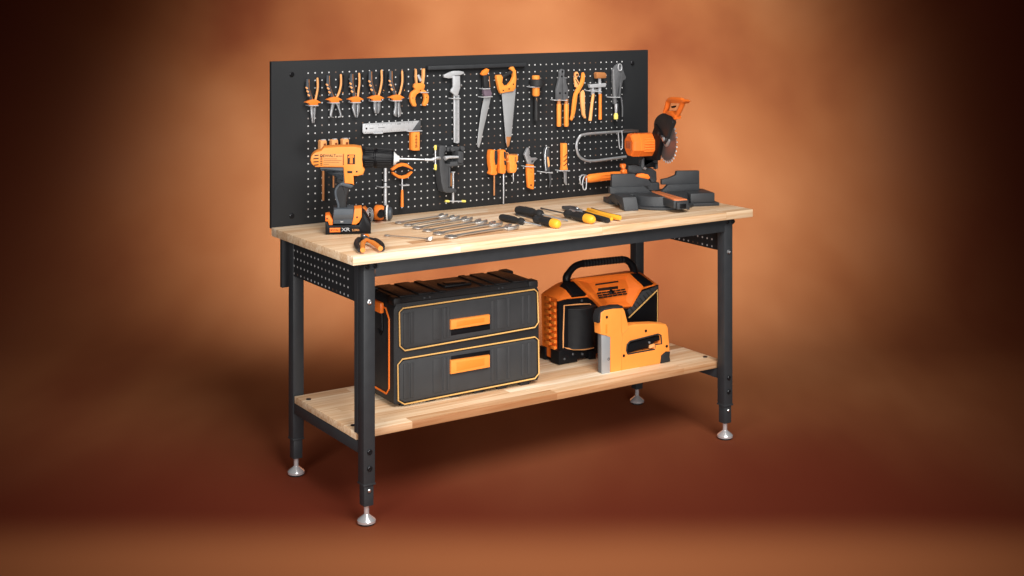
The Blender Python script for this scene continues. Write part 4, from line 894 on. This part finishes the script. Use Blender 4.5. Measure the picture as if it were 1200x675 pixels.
# lid
b = bm_()
vs = [c0+cu*x+cw*y+Z*z for x, y, z in ((.004, .004, H-.016), (CL-.004, .004, H-.016), (.004, DP-.004, H-.016), (CL-.004, DP-.004, H-.016), (.012, .020, H+.004), (CL-.012, .020, H+.004), (.012, DP-.01, H+.004), (CL-.012, DP-.01, H+.004))]
bv = [b.verts.new(v) for v in vs]
fs = [b.faces.new([bv[i] for i in q]) for q in ((0, 1, 5, 4), (1, 3, 7, 5), (3, 2, 6, 7), (2, 0, 4, 6), (4, 5, 7, 6), (0, 2, 3, 1))]
bmesh.ops.recalc_face_normals(b, faces=fs); bmesh.ops.bevel(b, geom=b.edges[:], offset=.003, segments=2, affect='EDGES', clamp_overlap=True)
lid = link('lid', b, M_CHARC, chest)
for x0, x1 in ((.03, .085), (.100, .155), (.175, .200), (.345, .370), (.39, .445), (.460, CL-.03)): link('lid_rib', obox(bm_(), c0, cu, cw, x0, x1, .016, DP-.012, H+.003, H+.0078, .003), M_CHARC, lid)
b = bm_(); obox(b, c0, cu, cw, .225, .325, .07, .13, H+.003, H+.009, .002); link('lid_handle', b, M_CHARC, lid)
b = bm_(); obox(b, c0, cu, cw, .240, .310, .082, .118, H+.0085, H+.0115, .001); link('handle_recess', b, M_GLOSS, lid)
for x0, x1 in ((0, .03), (CL-.04, CL)):
    for y0, y1, zz in ((.002, .045, .006), (DP-.05, DP-.002, .010)): link('corner_block', obox(bm_(), c0, cu, cw, x0+.001, x1-.001, y0, y1, H-.02, H+zz, .006), M_CHARC, chest)
b = bm_()
for x in (.115, .135, .395, .41): lathe(b, c0+cu*x+cw*.010+Z*(H-.006), -cw, [(-.004, .003), (.002, .003)], 10)
link('lid_screw', b, M_CAST, lid)
def drawer(tr, faces, pull, slot, lbl):
    face = link('drawer', trace(bm_(), CF, KC(faces), .004, .012, .003), M_CHARL, chest)
    P = [CF.pt(x, y, .0065) for x, y in KC(tr)]
    # pale outline: a thin strip all the way round
    b2 = tube(bm_(), P, .0025, 8, closed=True); link('outline_trim', b2, M_CREAM, face)
    pl_ = link('pull', trace(bm_(), CF, KC(pull), .016, .014, .003), M_YORANGE, face)
    x0, y0 = pull[0]; x1, y1 = pull[2]
    ins = [(pull[0][0]+22, pull[0][1]+6), (pull[1][0]-22, pull[1][1]+12), (pull[2][0]-22, pull[2][1]-8), (pull[3][0]+22, pull[3][1]-12)]
    link('pull_recess', trace(bm_(), CF, KC(ins), .0168, .003, .001), M_ORANGE, pl_)
    link('pull_slot', trace(bm_(), CF, KC(slot), .0055, .004, .001), M_GLOSS, face)
    ys = lambda x, f: None
    (xa, ya), (xb, yb) = faces[1], faces[2]      # top edge left -> right
    (xd, yd), (xc, yc) = faces[-2], faces[-3]    # bottom edge left, right
    for xr, wd in ((145, 22), (172, 14), (262, 34), (302, 14), (330-12, 10), (492, 12), (515, 34), (556, 10), (612, 12), (636, 12)):
        yt = ya+(yb-ya)*(xr-xa)/(xb-xa)+14; yb_ = yd+(yc-yd)*(xr-xd)/(xc-xd)-14
        sl = (yb-ya)/(xb-xa)
        bb2 = bm_(); trace(bb2, CF, KC([(xr, yt), (xr+wd, yt+sl*wd), (xr+wd, yb_+sl*wd), (xr, yb_)]), .0068, .004, .0012)
        link('drawer_rib', bb2, M_CHARL, face)
drawer([(128, 222), (142, 207), (662, 132), (674, 143), (678, 262), (664, 282), (150, 374), (130, 356)],
       [(132, 226), (146, 213), (658, 138), (669, 147), (672, 262), (660, 277), (152, 366), (134, 350)],
       [(333, 254), (487, 232), (487, 268), (333, 292)], [(333, 292), (487, 266), (487, 290), (333, 315)], 'upper')
drawer([(122, 430), (140, 408), (664, 320), (678, 332), (680, 464), (664, 484), (148, 586), (124, 572)],
       [(127, 434), (144, 414), (660, 326), (673, 336), (674, 464), (660, 478), (150, 579), (129, 566)],
       [(333, 414), (487, 392), (487, 440), (333, 468)], [(333, 396), (487, 372), (487, 394), (333, 416)], 'lower')
# side: outline strip and latch
CS = Fr(c0, -cu)
link('side_trim', tube(bm_(), [c0-cu*.0015+cw*y+Z*z for y, z in ((.20, H-.035), (.055, H-.035), (.030, H-.065), (.030, .055), (.050, .035), (.20, .035))], .0030, 8), M_RORANGE, chest)
b = bm_(); obox(b, c0, cu, cw, -.014, .0, .07, .135, H-.055, H-.020, .004); link('side_latch', b, M_RORANGE, chest)
b = bm_(); tube(b, [c0-cu*.006+cw*y+Z*z for y, z in ((.075, H-.05), (.072, H-.11), (.085, H-.125), (.10, H-.11))], .003, 8); link('latch_loop', b, M_GLOSS, chest)

# ------------------------------------------------------------------ orange jobsite radio
r0 = T(654, 427.2, ZS); r0.z = ZS; RF = Fr(r0, (0, -1, 0)); Yv = V((0, 1, 0))
radio = thing('radio', r0+V((.2, .06, 0)), 'bulky orange and black jobsite speaker with top carry handle on the shelf', 'radio')
def rp(x, y, back): p = RF.pt(x, y, -back); return p
TL = RF.pt(653.9, 351.5, 0); TR = RF.pt(771.7, 333.7, 0); zt_ = (TL.z+TR.z)/2
xL, xR = TL.x, TR.x
ridL = RF.pt(671.5, 328.5, -.045); ridR = RF.pt(738, 320, -.045); zr = (ridL.z+ridR.z)/2
b = bm_(); yF = r0.y; qL = RF.pt(658, 334.5, -.050)
pts = []
for x, y, z in ((xL+.004, yF, ZS+.012), (xR-.004, yF, ZS+.012), (xL, yF+.004, zt_), (xR, yF+.004, zt_), (xL+.004, yF+.105, ZS+.012), (xR-.004, yF+.105, ZS+.012), (xL, yF+.108, zt_+.004), (xR, yF+.108, zt_+.004),
                (qL.x, yF+.050, qL.z), (xR-.040, yF+.050, qL.z+.004), (qL.x+.002, yF+.088, qL.z), (xR-.042, yF+.088, qL.z+.004), (ridL.x, yF+.045, zr), (ridR.x+.01, yF+.045, zr), (ridL.x+.004, yF+.075, zr+.002), (ridR.x+.006, yF+.075, zr+.002)):
    pts.append(b.verts.new((x, y, z)))
bmesh.ops.convex_hull(b, input=pts); bmesh.ops.recalc_face_normals(b, faces=b.faces[:])
bmesh.ops.dissolve_limit(b, angle_limit=.03, verts=b.verts[:], edges=b.edges[:])
bmesh.ops.bevel(b, geom=b.edges[:], offset=.0022, segments=2, affect='EDGES', clamp_overlap=True)
rb_ = link('case', b, M_RORANGE, radio, ang=40)
b = bm_()
for i in range(8):
    z = ZS+.05+i*.0225
    for j in range(2):
        if (i+j) % 1 == 0: box(b, xL-.006, xL+.004, yF+.014+.030*j, yF+.014+.030*j+.027, z+.0105*j, z+.0105*j+.0115, .0005)
link('side_rib', b, M_ORANGE, rb_)
link('speaker_surround', trace(bm_(), RF, R1([(222, 440), (300, 420), (480, 402), (520, 430), (600, 515), (640, 560)])+R2([(560, 150), (560, 440), (480, 480), (370, 500), (360, 530), (215, 546), (212, 300)]), .004, .012, .002), M_GLOSS, radio)
link('speaker_surround', trace(bm_(), RF, R1([(968, 335), (1102, 292), (1098, 640), (1000, 900), (840, 900), (700, 900), (700, 500), (860, 500)]), .004, .012, .002), M_GLOSS, radio)
gx0 = RF.pt(*R2([(272, 200)])[0]).x; gx1 = RF.pt(*R2([(520, 200)])[0]).x; gz1 = RF.pt(*R2([(380, 62)])[0]).z; gz0 = RF.pt(*R2([(380, 405)])[0]).z
b = bm_(); rr = (gx1-gx0)*.62; ccx = (gx0+gx1)/2; cyy = yF+rr*.62
lathe(b, (ccx, cyy, gz0), Z, [(0, rr*.9), (.004, rr), (gz1-gz0-.004, rr), (gz1-gz0, rr*.9)], 64)
gril = link('speaker_grille', b, M_RUB, radio)
b = bm_()
for i in range(34): z = gz0+.008+i*(gz1-gz0-.016)/33; tube(b, [(ccx+math.sin(q)*(rr+.0004), cyy-math.cos(q)*(rr+.0004), z) for q in [-.9+.09*j for j in range(21)]], .0010, 5)
link('grille_ridge', b, M_GLOSS, gril)
b = tube(bm_(), [RF.pt(x, y, .008) for x, y in R2([(545, 120), (522, 105), (468, 44), (380, 46), (255, 56), (247, 300), (247, 405), (330, 420), (430, 420), (500, 405)])], .0026, 8); link('orange_piping', b, M_PEACH, radio)
b = bm_(); tube(b, [RF.pt(x, y, .010) for x, y in R1([(838, 582), (1092, 335)])], .0026, 8); tube(b, [RF.pt(x, y, .008) for x, y in R1([(1092, 335), (1090, 640)])], .0014, 8); link('orange_piping', b, M_CREAM, radio)
link('corner_brace', trace(bm_(), RF, R1([(960, 350), (1098, 300), (1098, 322), (850, 560), (830, 520)]), .008, .006, .002), M_CHARL, radio)
b = bm_()
for i in range(7):
    f0 = i/7; a, c2 = (870+200*f0, 520-190*f0), (890+200*f0, 540-190*f0)
    trace(b, RF, R1([(a[0]-22, a[1]-26), (a[0]-14, a[1]-32), (c2[0]-2, c2[1]-10), (c2[0]-8, c2[1]-4)]), .0095, .003, .0005)
link('brace_rib', b, M_CHARC, radio)
for pts_, nm in ((R2([(212, 440), (260, 405), (330, 440), (365, 470), (368, 522), (212, 546)]), 0), (R2([(470, 440), (520, 430), (520, 500), (470, 505)]), 1)):
    link('corner_foot', trace(bm_(), RF, pts_, .014, .05, .003), M_GLOSS, radio)
b = bm_(); box(b, xL-.004, xL+.02, yF+.075, yF+.11, ZS, ZS+.045, .002); box(b, xR-.03, xR, yF, yF+.10, ZS, ZS+.02, .002); box(b, xL+.01, xL+.05, yF+.0, yF+.10, ZS, ZS+.02, .002); link('corner_foot', b, M_GLOSS, radio)
b = bm_()
for x, y in ((255, 498), (325, 458), (405, 458), (400, 16), (398, 102), (412, 320)): lathe(b, RF.pt(*R2([(x, y)])[0], .012 if y > 440 else (.005 if y < 50 else -.001)), (0, -1, 0), [(-.003, .0045), (.003, .0045), (.004, .003)], 14)
link('case_screw', b, M_CAST, radio)
# sloping control panel
nrm = (V((1, 0, 0))).cross(V((0, .045-.004, zr-zt_)).normalized()); 
if nrm.y > 0: nrm = -nrm
SL = Fr((xL, yF+.004, zt_), nrm)
outer_ = [(350, 240), (840, 190), (965, 300), (868, 476), (612, 494), (490, 372)]
def slp(x, y, off): return SL.pt(*R1([(x, y)])[0], off)
b = bm_(); 
Oh = [slp(x, y, .014) for x, y in ((490, 372), (352, 238), (842, 186), (968, 305))]+[RF.pt(x, y, .015) for x, y in R1([(868, 480), (606, 497)])]
Oi = [slp(x, y, .013) for x, y in ((512, 366), (384, 250), (832, 204), (944, 308))]+[RF.pt(x, y, .014) for x, y in R1([(856, 464), (620, 478)])]
Ih = [slp(x, y, .002) for x, y in ((540, 352), (480, 272), (808, 238), (838, 318))]+[RF.pt(x, y, .004) for x, y in R1([(812, 430), (650, 446)])]
vo = [b.verts.new(p) for p in Oh]; vm_ = [b.verts.new(p) for p in Oi]; vi = [b.verts.new(p) for p in Ih]; vs_ = [b.verts.new(p+V((0, .022, -.012))) for p in Oh]
for i in range(6):
    j = (i+1) % 6
    for A_, B_ in ((vs_, vo), (vo, vm_), (vm_, vi)): b.faces.new((A_[i], A_[j], B_[j], B_[i]))
b.faces.new((vi[0], vi[1], vi[2], vi[3])); b.faces.new((vi[0], vi[3], vi[4], vi[5]))
bmesh.ops.recalc_face_normals(b, faces=b.faces[:])
pan = link('control_panel', b, M_RORANGE, radio, ang=12)
b = bm_(); prism(b, [slp(x, y, .0035) for x, y in ((545, 282), (748, 254), (748, 266), (545, 296))], -SL.n*.003, .0005)
prism(b, [slp(x, y, .0035) for x, y in ((570, 322), (745, 300), (745, 324), (570, 346))], -SL.n*.003, .0005)
link('display_slot', b, M_DOT, pan)
b = bm_()
for r_ in range(3):
    for c_ in range(6):
        x = 562+r_*8+c_*42; y = 360+r_*19-c_*6.2
        prism(b, [slp(px_, py_, .0036) for px_, py_ in ((x, y), (x+36, y-5), (x+36, y+6), (x, y+11))], -SL.n*.003)
link('button_row', b, M_DOT, pan)
b = bm_(); lathe(b, slp(686, 356, .002), SL.n, [(0, .009), (.004, .009), (.006, .007)], 20); link('dial', b, M_GLOSS, pan)
# black straps on the shoulders and the carry handle
b = bm_(); prism(b, [slp(x, y, .014) for x, y in ((262, 268), (352, 256), (470, 372), (352, 384))], -SL.n*.03, .003)
link('shoulder_strap', b, M_GLOSS, radio); b = bm_(); prism(b, [slp(x, y, .014) for x, y in ((850, 190), (930, 186), (1058, 276), (984, 294))], -SL.n*.03, .003)
link('shoulder_strap', b, M_GLOSS, radio)
HB = Fr((0, yF+.058, 0), (0, -1, 0))
hp = R1(curve([(300, 285), (292, 225), (345, 145), (400, 112), (470, 100), (620, 84), (780, 68), (830, 82), (870, 125), (890, 190)], 4))
b = tube(bm_(), [HB.pt(*q, 0) for q in hp], [.0145]*6+[.0125]*(len(hp)-12)+[.0145]*6, 14); hh = link('carry_handle', b, M_GLOSS, radio)
b = bm_(); q0 = R1([(x, 100-(x-470)*.104) for x in range(440, 780, 26)])
for q in q0: p = HB.pt(*q, 0); tube(b, [p-V((.003, 0, 0)), p+V((.003, 0, 0))], .0137, 14)
link('grip_ring', b, M_RUB, hh)

# ------------------------------------------------------------------ staple gun
s0 = T(*R2([(545, 628)])[0], ZS); s1 = T(*R2([(1135, 522)])[0], ZS); su = (s1-s0).normalized(); sw = V((-su.y, su.x, 0))
SF = Fr(s0, -sw)
gun = thing('staple_gun', s0+su*.15+sw*.02, 'yellow orange hand staple gun with steel nose standing on the shelf', 'staple gun')
def st(pts, f, t_, bv=0): return trace(bm_(), SF, R2(pts), f, t_, bv)
# one shell with a finger opening: outline walked round the hole through a narrow slit
shell = [(562, 118), (590, 98), (660, 84), (745, 80), (758, 100), (790, 228), (838, 214), (1010, 206), (1100, 212), (1116, 240), (1126, 360), (1132, 442), (1098, 440), (1062, 470), (1052, 540), (640, 616), (638, 320), (560, 296), (556, 200)]
hole = [(800, 352), (1030, 292), (1056, 302), (1062, 374), (1010, 380), (1002, 420), (780, 460), (770, 430), (776, 380)]
b = bm_()
def shell_with_hole(b, out, hol, f, t_, bev):
    po = [SF.pt(x, y, f) for x, y in R2(out)]; ph = [SF.pt(x, y, f) for x, y in R2(hol)]
    vo = [b.verts.new(p) for p in po]; vh = [b.verts.new(p) for p in ph]
    eo = [b.edges.new((vo[i], vo[(i+1) % len(vo)])) for i in range(len(vo))]; eh = [b.edges.new((vh[i], vh[(i+1) % len(vh)])) for i in range(len(vh))]
    r_ = bmesh.ops.triangle_fill(b, edges=eo+eh, use_beauty=True, normal=SF.n)
    fc = [g_ for g_ in r_['geom'] if isinstance(g_, bmesh.types.BMFace)]
    ex = bmesh.ops.extrude_face_region(b, geom=fc)
    nv = [g_ for g_ in ex['geom'] if isinstance(g_, bmesh.types.BMVert)]
    bmesh.ops.translate(b, verts=nv, vec=-SF.n*t_)
    bmesh.ops.recalc_face_normals(b, faces=b.faces[:])
    vset = set(vo+vh); edges = [e for e in b.edges if e.verts[0] in vset and e.verts[1] in vset and len(e.link_faces) == 2 and e.calc_face_angle(0) > .7]
    bmesh.ops.bevel(b, geom=edges, offset=bev, segments=3, profile=.5, affect='EDGES', clamp_overlap=True)
shell_with_hole(b, shell, hole, 0, .038, .004)
gs = link('shell', b, M_YORANGE, gun)
b = tube(bm_(), [SF.pt(x, y, -.003) for x, y in R2(hole)], .0032, 8, closed=True); link('opening_rim', b, M_RUB, gs)
link('staple_lever', st([(776, 380), (850, 350), (900, 335), (985, 318), (1056, 304), (1060, 340), (1000, 360), (985, 400), (870, 425), (776, 456)], -.010, .018, .002), M_GLOSS, gun)
link('lever_pin', lathe(bm_(), SF.pt(*R2([(958, 362)])[0], -.008), -sw, [(-.001, .0038), (.003, .0038)], 14), M_STEEL, gun)
link('lever_tip', st([(968, 388), (1004, 376), (1002, 404), (966, 412)], -.002, .012, .002), M_PEACH, gun)
link('nose_plate', st([(566, 300), (638, 318), (636, 622), (570, 630)], .001, .006, .002), M_BLADE, gun)
b = bm_(); nb = SF.pt(*R2([(572, 628)])[0], 0); nt_ = SF.pt(*R2([(572, 302)])[0], 0); hz = nt_.z-ZS
lathe(b, nb+sw*.0195+su*.017-Z*(nb.z-ZS-.001), Z, [(0, .0180), (.003, .0190), (hz, .0190)], 40)
link('steel_nose', b, M_GREY, gun)
b = bm_(); c_ = nt_+sw*.0195+su*.0165; c_.z = 0
zA = SF.pt(*R2([(560, 300)])[0], 0).z; zB = SF.pt(*R2([(560, 215)])[0], 0).z; zC = SF.pt(*R2([(570, 90)])[0], 0).z
lathe(b, c_+Z*zA, Z, [(0, .0190), (.003, .0200), (zB-zA-.003, .0200), (zB-zA, .0190)], 28); link('nose_collar', b, M_ORANGE, gun)
b = bm_(); lathe(b, c_+Z*zB, Z, [(0, .0192), ((zC-zB)*.55, .0188), ((zC-zB)*.85, .0165), (zC-zB, .011)], 28); link('nose_cap', b, M_RUB, gun)
link('top_cap', st([(540, 150), (556, 104), (600, 78), (680, 64), (742, 62), (750, 84), (664, 92), (596, 104), (566, 130), (560, 200), (540, 205)], -.003, .034, .004), M_RUB, gun)
link('tail_pad', st([(1098, 442), (1134, 440), (1130, 480), (1136, 520), (1056, 540), (1064, 472)], .001, .040, .003), M_RUB, gun)
b = bm_()
for x, y in ((607, 152), (930, 266), (1103, 393), (748, 472), (622, 499)): lathe(b, SF.pt(*R2([(x, y)])[0], 0), -sw, [(-.001, .0050), (.0015, .0050), (.002, .0036), (.0008, .003)], 16)
link('shell_screw', b, M_BOLT, gs)
b = bm_(); tube(b, [SF.pt(x, y, .0004) for x, y in R2([(728, 90), (728, 270), (738, 300), (730, 340), (730, 595)])], .0010, 6); tube(b, [SF.pt(x, y, .0004) for x, y in R2([(730, 300), (790, 240)])], .0010, 6); link('shell_seam', b, M_ORANGE, gs)
b = bm_(); tube(b, [SF.pt(x, y, -.010) for x, y in R2([(800, 228), (812, 268), (830, 240)])], .0026, 8); link('hinge_pin', b, M_BROWN, gun)

# ------------------------------------------------------------------ light
w_ = bpy.data.worlds.new('World'); sc.world = w_; w_.use_nodes = True
w_.node_tree.nodes['Background'].inputs[0].default_value = (1, .5, .35, 1); w_.node_tree.nodes['Background'].inputs[1].default_value = .02
def area(name, loc, aim, size, power, colr=(1, 1, 1), sy=None, spread=None):
    l = bpy.data.lights.new(name, 'AREA'); l.energy = power; l.color = colr; l.size = size
    if sy: l.shape = 'RECTANGLE'; l.size_y = sy
    if spread: l.spread = math.radians(spread)
    o = bpy.data.objects.new(name, l); col.objects.link(o); o.location = loc
    o.rotation_euler = (V(aim)-V(loc)).to_track_quat('-Z', 'Y').to_euler(); return o
def cp(s, x, z): return V((CAM.x, CAM.y, 0))+FW*s+RT*x+V((0, 0, z))
area('key_softbox', cp(2.5, .9, 3.1), (.8, .3, .8), 2.0, 27, (1, .98, .95), spread=64)
area('fill_softbox', cp(1.5, -1.3, 1.75), (.6, .3, .7), 1.4, 10, (1, .98, .96), spread=58)
area('front_softbox', cp(1.3, .9, .75), (1.05, .2, .55), 1.0, 9, (1, .98, .95), spread=58)
def spot(name, loc, aim, power, ang, blend, colr, rad=.4):
    l = bpy.data.lights.new(name, 'SPOT'); l.energy = power; l.spot_size = math.radians(ang); l.spot_blend = blend; l.color = colr; l.shadow_soft_size = rad
    o = bpy.data.objects.new(name, l); col.objects.link(o); o.location = loc
    o.rotation_euler = (V(aim)-V(loc)).to_track_quat('-Z', 'Y').to_euler(); return o
spot('backdrop_spot', cp(3.8, .1, 4.4), cp(7.5, .05, .95), 2350, 50, 1.0, (1, .95, .88))
sc.view_settings.view_transform = 'Standard'; sc.view_settings.look = 'None'; sc.view_settings.exposure = 0; sc.view_settings.gamma = 1
sc.render.film_transparent = False
